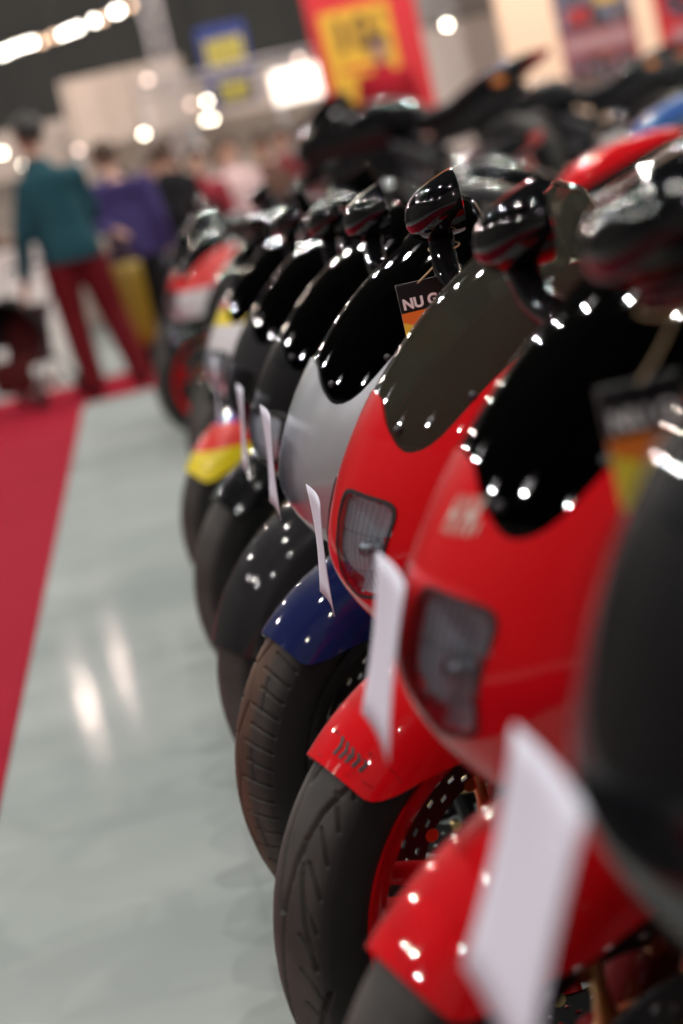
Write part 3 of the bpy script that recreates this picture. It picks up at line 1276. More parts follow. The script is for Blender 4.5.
# ------------------------------------------------------------------ floor, carpet, hall shell
fm = mat('polished grey floor', (.42, .45, .44), rough=.5, spec=.0, coat=.08)
mottle(fm, 1.3, (.29, .325, .315), (.37, .40, .385), .3, .7, 6)
bump(fm, 5, .10, 5, .012)
fm.node_tree.nodes['Principled BSDF'].inputs['Coat Roughness'].default_value = .10
for l_ in list(fm.node_tree.links):
    if l_.to_socket.name == 'Normal' and l_.to_node.type == 'BSDF_PRINCIPLED':
        fm.node_tree.links.new(l_.from_socket, l_.to_node.inputs['Coat Normal'])
bm = BM()
add_box(bm, (2, 22, -.05), (44, 60, .1))
struct(newobj('floor', bm, fm, smooth=False), 'polished pale grey hall floor')
sm_ = mat('floor joint filler', (.30, .32, .31), rough=.5)
bm = BM()
sa, sb = at(42, 645, 6.5), at(207, 609, 7.0)
for yy in (6.55, 11.4):
    add_box(bm, (5, yy, .0006), (30, .012, .0012))
struct(newobj('trim_1', bm, sm_, smooth=False), 'thin joint across the floor')
RED = mat('red carpet', (.42, .012, .035), rough=.95, spec=.1)
mottle(RED, 60, (.28, .005, .020), (.36, .009, .030), .3, .7, 3)
bump(RED, 800, .5, 2, .003)
bm = BM()
add_box(bm, (-2.0, 8.0, .003), (3.0, 19.2, .006), .002)
add_box(bm, (-2.6, 16.4, .003), (6.8, 2.4, .0062), .002)
tag(newobj('carpet_runner', bm, RED, smooth=False), 'bright red carpet running beside the bikes and across the far end', 'carpet')

DARK = mat('dark hall wall', (.10, .098, .092), rough=.9)
mottle(DARK, .3, (.17, .165, .155), (.22, .215, .20), .3, .7, 3)
bm = BM()
add_box(bm, (4, 46, 6), (60, .2, 12.4))
struct(newobj('wall_far', bm, DARK, smooth=False))
bm = BM()
add_box(bm, (-18, 20, 6), (.2, 60, 12.4))
struct(newobj('wall_left', bm, DARK, smooth=False))
bm = BM()
add_box(bm, (24, 20, 6), (.2, 60, 12.4))
struct(newobj('wall_right', bm, DARK, smooth=False))
bm = BM()
add_box(bm, (3, 20, 12.2), (60, 60, .2))
for i in range(9):
    add_box(bm, (3, -6+6.5*i, 11.9), (60, .25, .4))
struct(newobj('ceiling', bm, mat('dark ceiling', (.03, .03, .03), rough=.9), smooth=False))
bm = BM()
add_box(bm, (3, -9, 6), (60, .2, 12.4))
struct(newobj('wall_near', bm, DARK, smooth=False))


# slab spanned by four pixels at one depth, with real thickness
def slab(bm, px, Y, t=.06, mi=0):
    pts = [at(x, y, Y) for x, y in px]
    a = [bm.verts.new(p) for p in pts]
    b = [bm.verts.new(p + Vector((0, t, 0))) for p in pts]
    n = len(a)
    fs = [bm.faces.new(a), bm.faces.new(b[::-1])]
    for i in range(n):
        fs.append(bm.faces.new((a[(i+1) % n], a[i], b[i], b[(i+1) % n])))
    for f in fs:
        f.material_index = mi
    return pts


def upright(px0, py0, px1, py1, Y, rise):
    """upright rectangle: bottom-left seen at (px0,py0), bottom-right at (px1,py1), height in metres"""
    a, b = at(px0, py0, Y), at(px1, py1, Y)
    return a, b, rise


# peach partition wall with posters
WY = 21.6
PEACH = mat('peach painted partition', (.86, .60, .43), rough=.85)
bump(PEACH, 60, .1, 3, .003)
xl, xr = at(508, 60, WY).x, 9.0
bm = BM()
add_box(bm, ((xl+xr)/2, WY+.1, 2.2), (xr-xl, .12, 4.4))
struct(newobj('wall_back', bm, PEACH, smooth=False), 'peach partition wall behind the second row')
# grey-white recess panel beside it
GREYW = mat('off-white partition', (.62, .56, .52), rough=.85)
xa = at(428, 60, WY+1.5).x
bm = BM()
add_box(bm, ((xa+xl)/2+.1, WY+1.5, 1.15), (xl-xa+.3, .1, 2.3+.3))
struct(newobj('wall_side', bm, GREYW, smooth=False), 'off-white partition between banner and posters')
bm = BM()
cw = mat('grey fascia', (.28, .27, .26), rough=.8)
add_box(bm, ((xa+xl)/2+.1, WY+1.48, 2.75), (xl-xa+.3, .14, .55))
struct(newobj('trim_2', bm, cw, smooth=False), 'grey fascia above the off-white partition')


def poster(label, bl, br, hgt, border, cells, seed):
    """printed poster of small blurred photographs: a grid of coloured picture cells on a sheet"""
    rr = random.Random(seed)
    a, b = at(bl[0], bl[1], WY), at(br[0], br[1], WY)
    w = (b.x-a.x)*1.12
    z0 = (a.z+b.z)/2
    root = thing('poster', label, 'poster', (a.x, WY+.0325, z0), (0, 0, 0))
    bm = BM()
    add_box(bm, (w/2, 0, hgt/2), (w, .015, hgt), 0)
    newobj('sheet', bm, border, root, smooth=False)
    mats, ix = [border], {}
    nu, nv = 40, 60
    for (u0, v0, u1, v1, mm) in cells:
        if mm.name not in ix:
            ix[mm.name] = len(mats)
            mats.append(mm)
    bm = BM()
    vs = add_grid(bm, [[Vector((w*(.02+.96*i/nu), -.0085, hgt*(.02+.96*j/nv))) for i in range(nu+1)] for j in range(nv+1)])
    bm.faces.ensure_lookup_table()
    for j in range(nv):
        for i in range(nu):
            u, v = .02+.96*(i+.5)/nu, .02+.96*(j+.5)/nv
            for (u0, v0, u1, v1, mm) in cells:
                if u0 <= u < u1 and v0 <= v < v1:
                    bm.faces[j*nu+i].material_index = ix[mm.name]
                    break
    newobj('print', bm, None, root, smooth=False, mats=mats)
    return root


def flat(name, c):
    return mat(name, c, rough=.6)


PR = flat('print red', (.34, .02, .02))
PN = flat('print navy', (.04, .045, .08))
PG = flat('print grey', (.14, .13, .17))
PY = flat('print yellow', (.55, .31, .03))
PK = flat('print black', (.015, .014, .015))
PW = flat('print white', (.36, .27, .29))
PB = flat('print brown', (.12, .07, .055))
rp = random.Random(3)
cells = []
for i in range(9):
    for j in range(11):
        v0 = .44 + j*.05
        u0 = .03 + i*.105
        mm = rp.choice([PN, PN, PG, PK, PG, PB])
        if (i in (1, 2, 3) and j in (1, 2)) or (i in (0, 1, 2) and j in (7, 8, 9)):
            mm = PR
        if i in (5, 6, 7) and j in (3, 4, 5):
            mm = PY
        cells.append((u0, v0, u0+.105, v0+.05, mm))
for i in range(14):
    cells.append((.04+i*.066, .31, .04+i*.066+.045, .40, PW))
for i in range(10):
    for j in range(4):
        cells.append((.05+i*.09, .06+j*.055, .05+i*.09+.08, .06+j*.055+.05, rp.choice([PK, PG, PB, PN])))
poster('tall poster of many motorcycle photographs with a yellow one and a red lower edge', (573, 100), (640, 86), 1.45, flat('poster pinkish paper', (.30, .05, .05)), cells, 1)
cells2 = []
for i in range(6):
    for j in range(9):
        v0 = .48+.055*j
        cells2.append((.12+i*.14, v0, .26+i*.14, v0+.055, rp.choice([PK, PR, PN, PR, PK])))
for i in range(9):
    cells2.append((.14+i*.09, .32, .14+i*.09+.06, .43, PW))
for i in range(6):
    for j in range(3):
        cells2.append((.12+i*.14, .12+j*.055, .24+i*.14, .17+j*.055, rp.choice([PY, PK, PB, PR])))
poster('red-bordered poster with dark pictures and a white text band', (674, 102), (760, 84), 1.6, flat('poster red border', (.45, .01, .015)), cells2, 2)

# red banner with yellow panel
BY = 21.0
a, b = at(328, 112, BY), at(437, 118, BY)
bx0, bx1 = at(318, 60, BY).x - .02, at(427, 60, BY).x
root = thing('banner', 'tall red banner with a yellow panel and dark numerals', 'banner', ((bx0+bx1)/2, BY, 0))
bw = bx1-bx0
BRED = mat('banner red', (.52, .014, .02), rough=.7)
BYEL = mat('banner yellow', (.62, .34, .022), rough=.7)
ztop = 4.5
bm = BM()
add_box(bm, (0, 0, ztop/2), (bw, .04, ztop), .005)
newobj('red_cloth', bm, BRED, root, smooth=False)
pz0, pz1 = at(345, 110, BY).z, at(350, 8, BY).z
pxl, pxr = at(327, 60, BY).x, at(399, 60, BY).x
bm = BM()
add_box(bm, ((pxl+pxr)/2-(bx0+bx1)/2, -.025, (pz0+pz1)/2), (pxr-pxl, .012, pz1-pz0), .003)
yp = newobj('yellow_panel', bm, BYEL, root, smooth=False)
DKINK = mat('banner dark ink', (.10, .05, .01), rough=.7)
tz = at(345, 45, BY).z
cxl = (pxl+pxr)/2-(bx0+bx1)/2
text_mesh('10', .42, DKINK, yp, 'numerals', (cxl-.27, -.034, tz-.06), (R(90), 0, 0), .014, 'dark numerals 10')
text_mesh('5', .20, DKINK, yp, 'numerals', (cxl+.18, -.034, tz+.12), (R(90), 0, 0), .002, 'small raised numeral 5')
bm = BM()
add_box(bm, (cxl, -.033, at(362, 68, BY).z), (.46, .006, .035), 0)
newobj('red_line', bm, BRED, yp, smooth=False, label='thin red line')

# white lit box beside the banner
LITW = mat('lit white panel', (.9, .85, .8), rough=.6, emit=(1., .86, .74), estr=2.2)
LY = 24.6
p0, p1 = at(276, 105, LY), at(329, 92, LY)
root = thing('light_box', 'glaring white lit box beside the red banner', 'light box', ((p0.x+p1.x)/2, LY, (p0.z+p1.z)/2))
w = p1.x-p0.x
bm = BM()
add_box(bm, (0, 0, .17), (w, .05, .36), .015)
newobj('glowing_face', bm, LITW, root, smooth=False)
bm = BM()
for s_ in (-1, 1):
    add_box(bm, (s_*(w/2+.012), .03, .17), (.025, .12, .40), .004)
add_box(bm, (0, .09, .17), (w, .02, .40), .004)
newobj('casing', bm, ALU, root, smooth=False)
zb_ = (p0.z+p1.z)/2
for s_ in (-1, 1):
    bm = BM()
    add_tube(bm, [(s_*w*.42, .09, -.03), (s_*w*.42, .09, -zb_)], .02, 8)
    newobj('leg', bm, ALU, root)

# string of lamps on a bar, upper corner
BULB = mat('glowing bulb', (1, 1, 1), emit=(1., .92, .80), estr=18.)
BULBW = mat('warm glowing bulb', (1, .8, .6), emit=(1., .60, .38), estr=5.)
SY = 22.0
pA, pB = at(-30, 73, SY), at(142, 3, SY)
root = thing('lamp_bar', 'sloping bar of round glowing bulbs under the dark ceiling', 'light', (pA+pB)/2)
org = (pA+pB)/2
bm = BM()
d = (pB-pA)
add_tube(bm, [pA-org+Vector((0, .06, .03)), pB-org+Vector((0, .06, .03))], .03, 10)
for k in range(3):
    q = pA.lerp(pB, .1+.4*k)-org
    add_tube(bm, [q+Vector((0, .06, .03)), q+Vector((0, .06, 12.1-pA.lerp(pB, .1+.4*k).z))], .006, 6)
newobj('bar', bm, DKSTEEL, root)
for x, y, wm in ((2, 54, 0), (8, 51, 0), (15, 48, 0), (24, 45, 0), (32, 43, 0), (42, 42, 1), (53, 37, 1), (63, 34, 0), (70, 31, 0), (78, 28, 0), (94, 21, 0), (103, 19, 1), (115, 12, 0), (119, 11, 0), (131, 6, 1)):
    p = at(x, y, SY)-org
    bm = BM()
    bmesh.ops.create_icosphere(bm, subdivisions=2, radius=.028, matrix=Matrix.Translation(p))
    add_tube(bm, [p+Vector((0, .02, .02)), p+Vector((0, .06, .03))], .014, 8)
    newobj('bulb', bm, BULBW if wm else BULB, root)

# lattice tower
TRUSS = mat('truss aluminium', (.62, .56, .56), rough=.5, metal=.2)
TY = 23.0
tb = at(166, 76, TY)
root = thing('truss_tower', 'upright pale lattice truss rising to the dark ceiling', 'truss', (tb.x, TY, 0))
bm = BM()
for sx, sy in ((-1, -1), (1, -1), (1, 1), (-1, 1)):
    add_tube(bm, [(sx*.085, sy*.085, 0), (sx*.085, sy*.085, 6)], .022, 8)
newobj('chords', bm, TRUSS, root)
bm = BM()
for i in range(30):
    z = .2*i
    s_ = 1 if i % 2 else -1
    for (x0, y0, x1, y1) in ((-1, -1, 1, -1), (1, -1, 1, 1), (1, 1, -1, 1), (-1, 1, -1, -1)):
        if s_ < 0:
            x0, y0, x1, y1 = x1, y1, x0, y0
        add_tube(bm, [(x0*.085, y0*.085, z), (x1*.085, y1*.085, z+.2)], .011, 6)
newobj('lattice', bm, TRUSS, root)

# blue sign with yellow lettering
SGY = 25.0
p0, p1 = at(206, 83, SGY), at(254, 72, SGY)
root = thing('hanging_sign', 'blue hanging sign with two rows of yellow print', 'sign', ((p0.x+p1.x)/2, SGY, (p0.z+p1.z)/2 - .28))
w = p1.x-p0.x
bm = BM()
add_box(bm, (0, 0, .42), (w, .06, .90), .01)
newobj('board', bm, flat('sign blue', (.02, .04, .22)), root, smooth=False)
bm = BM()
SY2 = flat('sign yellow', (.62, .50, .05))
for i in range(6):
    add_box(bm, (-w*.37+w*.13*i+.03, -.035, .55), (w*.10, .01, .34))
for i in range(5):
    add_box(bm, (-w*.28+w*.13*i+.03, -.035, .13), (w*.10, .01, .22))
newobj('yellow_print', bm, SY2, root, smooth=False)
bm = BM()
for s_ in (-1, 1):
    add_tube(bm, [(s_*w*.4, 0, .86), (s_*w*.4, 0, 12.1-root.location.z)], .008, 6)
newobj('wire', bm, DKSTEEL, root)

# booths at the far end
BOOTH = mat('pale booth panel', (.58, .46, .39), rough=.8)
BOOTH2 = mat('cream booth fascia', (.60, .49, .43), rough=.8)


def booth(label, px0, py0, px1, py1, Y, drop, m, legs=True, name='booth_fascia', depth=1.2):
    a, b = at(px0, py0, Y), at(px1, py1, Y)
    zt = (a.z+b.z)/2
    w = b.x-a.x
    root = thing('exhibition_booth', label, 'booth', ((a.x+b.x)/2, Y, 0))
    bm = BM()
    add_box(bm, (0, 0, zt-drop/2), (w, .08, drop), .01)
    newobj('fascia', bm, m, root, smooth=False)
    for sx in (-1, 1):
        bm = BM()
        add_box(bm, (sx*(w/2-.04), .04, (zt-drop)/2), (.07, .07, zt-drop), .005)
        newobj('post', bm, ALU, root, smooth=False)
    bm = BM()
    add_box(bm, (0, depth, zt/2-.1), (w, .06, zt-.2), .01)
    newobj('back_panel', bm, m, root, smooth=False)
    return root


booth('cream booth with a deep fascia between the truss and the dark wall', 58, 84, 180, 54, 27, .85, BOOTH)
booth('long pale booth front along the far end, behind the people', -40, 142, 152, 98, 29, .62, BOOTH2)
booth('pale booth behind the blue sign', 150, 92, 330, 52, 28, .50, BOOTH)
# horizontal truss in front of the booths
GA, GB = at(140, 92, 24), at(320, 52, 24)
root = thing('truss_beam', 'grey horizontal truss beam passing in front of the blue sign', 'truss', (GA.x, 24, GA.z))
L_ = GB.x-GA.x
bm = BM()
for sy, sz in ((-1, -1), (1, -1), (1, 1), (-1, 1)):
    add_tube(bm, [(0, sy*.06, sz*.06), (L_, sy*.06, sz*.06)], .018, 8)
for i in range(int(L_/.16)):
    s_ = 1 if i % 2 else -1
    add_tube(bm, [(i*.16, -.06, s_*.06), (i*.16+.16, -.06, -s_*.06)], .009, 6)
newobj('lattice', bm, TRUSS, root)
bm = BM()
for q in (.02, L_-.02):
    add_tube(bm, [(q, 0, 0), (q, 0, -GA.z)], .03, 10)
newobj('post', bm, TRUSS, root)

# small lamps far off, each with a shade and a stem
LAMPH = mat('hot lamp', (1, 1, 1), emit=(1., .88, .70), estr=22.)
LAMPM = mat('lamp glow', (1, 1, 1), emit=(1., .66, .52), estr=3.2)
lamps = [(207, 101, 26.5, 0, 'bright spot lamp, upper of the pair under the blue sign'), (213, 119, 27.0, 0, 'bright spot lamp, lower of the pair under the blue sign'),
         (206, 120, 27.4, 0, 'bright spot lamp touching the lower one of the pair under the blue sign'),
         (191, 104, 26.0, 1, 'dim pink lamp beside the pair under the blue sign'), (144, 134, 26.5, 0, 'warm white lamp below the cream booth'),
         (79, 150, 26, 1, 'dim pink lamp above the purple jacket'), (24, 165, 26, 0, 'warm lamp in front of the teal jacket collar'), (200, 146, 28, 1, 'pinkish lamp low over the crowd'),
         (299, 59, 23, 1, 'dim lamp above the glaring white box'), (447, 25, 21.9, 0, 'small bright lamp on the off-white partition'), (148, 80, 22.8, 1, 'dim pink lamp at the foot of the truss'),
         (2, 153, 26, 0, 'white lamp behind the teal-jacketed man')]
for i, (x, y, Yd, dim, lb) in enumerate(lamps):
    p = at(x, y, Yd)
    root = thing('spot_lamp', lb, 'lamp', p, (0, 0, 0), 'spot lamps at the far end')
    bm = BM()
    bmesh.ops.create_icosphere(bm, subdivisions=2, radius=.026 if not dim else .035)
    newobj('bulb', bm, LAMPM if dim else LAMPH, root)
    bm = BM()
    add_tube(bm, [(0, .05, .02), (0, .12, .05), (0, .16, .05)], [.05, .04, .012], 12)
    newobj('lamp_housing', bm, ALU, root)
    bm = BM()
    if Yd == 21.9:
        add_tube(bm, [(0, .15, .05), (0, WY+1.45-Yd, .05)], .01, 6)
    else:
        add_tube(bm, [(0, .15, .05), (0, .15, 12.1-p.z)], .008, 6)
    newobj('stem', bm, DKSTEEL, root)

# ------------------------------------------------------------------ second row on a low platform
PLH = .55
bm = BM()
add_box(bm, (3.9, 17.25, PLH/2), (6.0, 6.7, PLH), .01)
tag(newobj('display_platform', bm, mat('dark platform', (.03, .03, .032), rough=.5), smooth=False), 'low dark platform carrying the second row of motorcycles', 'platform')
G2 = 'motorcycles on the platform'


# ------------------------------------------------------------------ people
SKIN = mat('skin', (.50, .28, .20), rough=.55)
HAIRD = mat('dark hair', (.012, .010, .009), rough=.6)
HAIRB = mat('brown hair', (.06, .03, .015), rough=.6)
SHOE = mat('dark shoes', (.012, .011, .010), rough=.5)
EYE = mat('eye', (.02, .02, .02), rough=.2)


def skin_obj(name, verts, edges, rads, m, parent, lvl=1, extra=None, mats=None, root_i=0):
    me = bpy.data.meshes.new(name)
    me.from_pydata([tuple(v) for v in verts], edges, [])
    o = bpy.data.objects.new(name, me)
    C.objects.link(o)
    md = o.modifiers.new('skin', 'SKIN')
    md.use_smooth_shade = True
    lay = me.skin_vertices[0] if me.skin_vertices else None
    if lay is None:
        bm_ = bmesh.new()
        bm_.from_mesh(me)
        bm_.verts.layers.skin.verify()
        bm_.to_mesh(me)
        bm_.free()
        lay = me.skin_vertices[0]
    for i, r in enumerate(rads):
        lay.data[i].radius = (r, r) if not isinstance(r, tuple) else r
        lay.data[i].use_root = (i == root_i)
    sb = o.modifiers.new('sub', 'SUBSURF')
    sb.levels = sb.render_levels = lvl
    bpy.context.view_layer.update()
    dg = bpy.context.evaluated_depsgraph_get()
    me2 = bpy.data.meshes.new_from_object(o.evaluated_get(dg))
    bpy.data.objects.remove(o)
    if extra:
        b2 = bmesh.new()
        b2.from_mesh(me2)
        extra(b2)
        b2.to_mesh(me2)
        b2.free()
    me2.materials.clear()
    for q in (mats or [m]):
        me2.materials.append(q)
    me2.polygons.foreach_set('use_smooth', [True]*len(me2.polygons))
    me2.name = name
    q = bpy.data.objects.new(name, me2)
    C.objects.link(q)
    q.parent = parent
    return q


def person(label, loc, rz, pose, shirt, trousers, hair=HAIRD, scale=1., group=None, bare_arm=False, long_hair=False):
    """local: facing +y, x to the person's right, feet at z=0"""
    root = thing('person', label, 'person', loc, (0, 0, rz), group)
    root.scale = (scale,)*3
    J = dict(pelvis=(0, 0, .95), waist=(0, .0, 1.08), chest=(0, .01, 1.27), neck0=(0, 0, 1.45), neck1=(0, .01, 1.52), jaw=(0, .035, 1.585), head=(0, .02, 1.66), crown=(0, .01, 1.725),
             sr=(.18, 0, 1.41), er=(.24, -.02, 1.12), wr=(.25, .06, .87), sl=(-.18, 0, 1.41), el=(-.24, -.02, 1.12), wl=(-.25, .06, .87),
             hr=(.095, 0, .91), kr=(.10, .02, .50), ar=(.10, -.03, .09), tr=(.11, .11, .03), hl=(-.095, 0, .91), kl=(-.10, .02, .50), al=(-.10, -.03, .09), tl=(-.11, .11, .03))
    J.update(pose)
    J.pop('face', None)
    J = {k: Vector(v) for k, v in J.items()}
    Rr = dict(pelvis=(.155, .115), waist=(.14, .10), chest=(.165, .115), neck0=.07, neck1=.055, jaw=.066, head=.088, crown=.066, sr=.062, er=.042, wr=.030, sl=.062, el=.042, wl=.030,
              hr=.088, kr=.058, ar=.042, tr=.034, hl=.088, kl=.058, al=.042, tl=.034)
    E = [('pelvis', 'waist'), ('waist', 'chest'), ('chest', 'neck0'), ('neck0', 'neck1'), ('neck1', 'jaw'), ('jaw', 'head'), ('head', 'crown'), ('chest', 'sr'), ('sr', 'er'), ('er', 'wr'),
         ('chest', 'sl'), ('sl', 'el'), ('el', 'wl'), ('pelvis', 'hr'), ('hr', 'kr'), ('kr', 'ar'), ('ar', 'tr'), ('pelvis', 'hl'), ('hl', 'kl'), ('kl', 'al'), ('al', 'tl')]
    names = list(J)
    V = [J[n] for n in names]
    ix = {n: i for i, n in enumerate(names)}
    ed = [(ix[a], ix[b]) for a, b in E]
    rd = [Rr[n] for n in names]

    def addv(p, r, frm):
        V.append(Vector(p))
        rd.append(r)
        ed.append((frm, len(V)-1))
        return len(V)-1
    # hands: palm, four unequal bent fingers, thumb off the side
    for w_, e_, sg in (('wr', 'er', 1), ('wl', 'el', -1)):
        d = (J[w_]-J[e_]).normalized()
        side = Vector((0, 1, 0))
        side = (side - d*side.dot(d)).normalized()
        inn = d.cross(side)*(1 if sg > 0 else -1)
        pm = addv(J[w_]+d*.045, (.034, .018), ix[w_])
        kn = addv(J[w_]+d*.085, (.038, .014), pm)
        for f, ln in ((.030, .060), (.010, .068), (-.010, .064), (-.030, .050)):
            b = J[w_]+d*.098+side*f
            v1 = addv(b, .009, kn)
            v2 = addv(b+d*ln*.5+inn*.008, .008, v1)
            addv(b+d*ln*.85+inn*.028, .0065, v2)
        t1_ = addv(J[w_]+d*.045+side*.042, .010, pm)
        addv(J[w_]+d*.085+side*.056+inn*.012, .008, t1_)
    f = (J['jaw']-J['neck1'])
    fw = Vector((0, 1, 0)) if 'face' not in pose else Vector(pose['face']).normalized()
    rt = fw.cross(Vector((0, 0, 1))).normalized()
    hc = J['head']

    def face(bm_):
        base = len(bm_.faces)
        c0 = hc + fw*.085 - Vector((0, 0, .02))
        # nose
        add_tube(bm_, [c0+Vector((0, 0, .035)), c0+fw*.016+Vector((0, 0, .0)), c0+fw*.018-Vector((0, 0, .012)), c0-Vector((0, 0, .02))], [.007, .012, .014, .008], 8)
        for s_ in (-1, 1):
            add_tube(bm_, [hc+rt*s_*.080+Vector((0, 0, .02)), hc+rt*s_*.094-fw*.008+Vector((0, 0, .0)), hc+rt*s_*.080-Vector((0, 0, .035))], [.012, .018, .009], 8)
            k0 = len(bm_.faces)
            bmesh.ops.create_icosphere(bm_, subdivisions=1, radius=.011, matrix=Matrix.Translation(hc+fw*.078+rt*s_*.032+Vector((0, 0, .012))))
            bm_.faces.ensure_lookup_table()
            for q in range(k0, len(bm_.faces)):
                bm_.faces[q].material_index = 1
        k0 = len(bm_.faces)
        mo = hc+fw*.080-Vector((0, 0, .062))
        add_tube(bm_, [mo-rt*.022, mo+fw*.006, mo+rt*.022], [.004, .007, .004], 6)
        bm_.faces.ensure_lookup_table()
        for q in range(k0, len(bm_.faces)):
            bm_.faces[q].material_index = 2
    LIP = mat('lips', (.40, .14, .12), rough=.5)
    skin_obj('body', V, ed, rd, SKIN, root, 1, face, [SKIN, EYE, LIP], ix['pelvis'])

    def fuse(name, bm_, m, vox=.013):
        # cloth: the body shells melted into one continuous skin
        bmesh.ops.recalc_face_normals(bm_, faces=bm_.faces)
        me = bpy.data.meshes.new(name)
        bm_.to_mesh(me)
        bm_.free()
        o = bpy.data.objects.new(name, me)
        C.objects.link(o)
        md = o.modifiers.new('remesh', 'REMESH')
        md.mode = 'VOXEL'
        md.voxel_size = vox
        sm2 = o.modifiers.new('smooth', 'SMOOTH')
        sm2.factor = .6
        sm2.iterations = 6
        bpy.context.view_layer.update()
        dg = bpy.context.evaluated_depsgraph_get()
        me2 = bpy.data.meshes.new_from_object(o.evaluated_get(dg))
        bpy.data.objects.remove(o)
        me2.materials.clear()
        me2.materials.append(m)
        me2.polygons.foreach_set('use_smooth', [True]*len(me2.polygons))
        me2.name = name
        q_ = bpy.data.objects.new(name, me2)
        C.objects.link(q_)
        q_.parent = root
        return q_

    def torso(bm_, secs):
        rings = []
        for c_, hw, hd_, x_ in secs:
            rings.append([bm_.verts.new(c_ + Vector((hw*math.copysign(abs(math.cos(t))**.8, math.cos(t)), hd_*math.sin(t), x_*abs(math.cos(t))))) for t in [2*PI*k/28 for k in range(28)]])
        for A, B in zip(rings[:-1], rings[1:]):
            for k in range(28):
                bm_.faces.new((A[k], A[(k+1) % 28], B[(k+1) % 28], B[k]))
        bm_.faces.new(rings[0][::-1])
        bm_.faces.new(rings[-1])
    ZA = Vector((0, 0, 1))
    bm = BM()
    sh_ = (J['sr']+J['sl'])/2
    torso(bm, [(J['pelvis']-ZA*.10, .195, .150, 0), (J['pelvis'], .195, .150, 0), (J['waist'], .185, .140, 0), (J['chest'], .205, .150, 0), (sh_.lerp(J['chest'], .35), .205, .140, 0),
               (sh_+ZA*.03, .185, .115, -.015), (J['neck0']+ZA*.0, .105, .095, -.01), (J['neck0'].lerp(J['neck1'], .5), .074, .076, 0), (J['neck1'], .068, .070, 0)])
    for s_, e_, w_ in (('sr', 'er', 'wr'), ('sl', 'el', 'wl')):
        pts = [J[s_]*.8 + sh_*.2 - ZA*.01, J[s_]-ZA*.015, J[s_].lerp(J[e_], .5), J[e_], J[e_].lerp(J[w_], .5), J[w_]]
        rr_ = [.070, .078, .068, .060, .054, .046]
        if bare_arm:
            pts, rr_ = pts[:3] + [J[s_].lerp(J[e_], .75)], [.070, .076, .066, .062]
        add_tube(bm, pts, rr_, 14)
    fuse('jacket', bm, shirt)
    bm = BM()
    torso(bm, [(J['pelvis']-ZA*.13, .150, .120, 0), (J['pelvis']-ZA*.05, .180, .140, 0), (J['pelvis']+ZA*.03, .178, .132, 0)])
    for h_, k_, a_ in (('hr', 'kr', 'ar'), ('hl', 'kl', 'al')):
        hp = J[h_]
        add_tube(bm, [hp+ZA*.0, hp.lerp(J[k_], .25), hp.lerp(J[k_], .6), J[k_], J[k_].lerp(J[a_], .4), J[k_].lerp(J[a_], .8), J[a_]-ZA*.045], [.100, .110, .098, .084, .080, .075, .078], 16)
    fuse('trousers', bm, trousers)
    for a_, t_ in (('ar', 'tr'), ('al', 'tl')):
        bm = BM()
        d = (J[t_]-J[a_])
        d.z = 0
        ln = d.length or .1
        d.normalize()
        sd = Vector((d.y, -d.x, 0))
        gz = min(J[a_].z-.09, J[t_].z-.03)
        P = []
        for t, w_, h_ in ((-.065, .03, .06), (-.03, .042, .075), (.03, .044, .07), (.09, .048, .05), (.15, .042, .038), (.18, .02, .022)):
            ring = []
            for k in range(14):
                an = 2*PI*k/14
                q = J[a_] + d*t + sd*w_*math.cos(an)
                q.z = gz + max(0, h_*(.5+.5*math.sin(an)))*1.6
                ring.append(q)
            P.append(ring)
        vs = add_grid(bm, P, wrap=True)
        bm.faces.new(vs[0][::-1])
        bm.faces.new(vs[-1])
        bmesh.ops.recalc_face_normals(bm, faces=bm.faces)
        newobj('shoe', bm, SHOE, root)
    # hair cap
    bm = BM()
    bmesh.ops.create_uvsphere(bm, u_segments=24, v_segments=14, radius=1.)
    kill = [v for v in bm.verts if (v.co.y > .35 and v.co.z < .42) or v.co.z < (-.85 if long_hair else -.62)]
    bmesh.ops.delete(bm, geom=kill, context='VERTS')
    zax = Vector((0, 0, 1))
    mt = Matrix((rt, fw, zax)).transposed().to_4x4()
    xform(bm, Matrix.Translation(hc - fw*.012 + Vector((0, 0, .022))) @ mt @ Matrix.Diagonal((.100, .112, .118 if not long_hair else .16, 1)))
    solid(bm, .014)
    newobj('hair', bm, hair, root)
    return root


def cloth(name, c):
    return bump(mat(name, c, rough=.85, spec=.2), 60, .3, 3, .01)


TEAL = cloth('teal jacket cloth', (.014, .062, .080))
MAROON = cloth('dark red trouser cloth', (.12, .005, .009))
PURPLE = cloth('purple jacket cloth', (.055, .042, .145))
BLACKC = cloth('black cloth', (.010, .010, .012))
GREYB = cloth('grey blue denim', (.16, .18, .24))
PINKW = cloth('pale pink cloth', (.60, .42, .42))
REDC = cloth('red shirt cloth', (.30, .006, .015))
DKREDC = cloth('dark red cloth', (.22, .02, .03))
WHITEC = cloth('white cloth', (.62, .58, .58))
BROWNC = cloth('brown cloth', (.14, .08, .06))

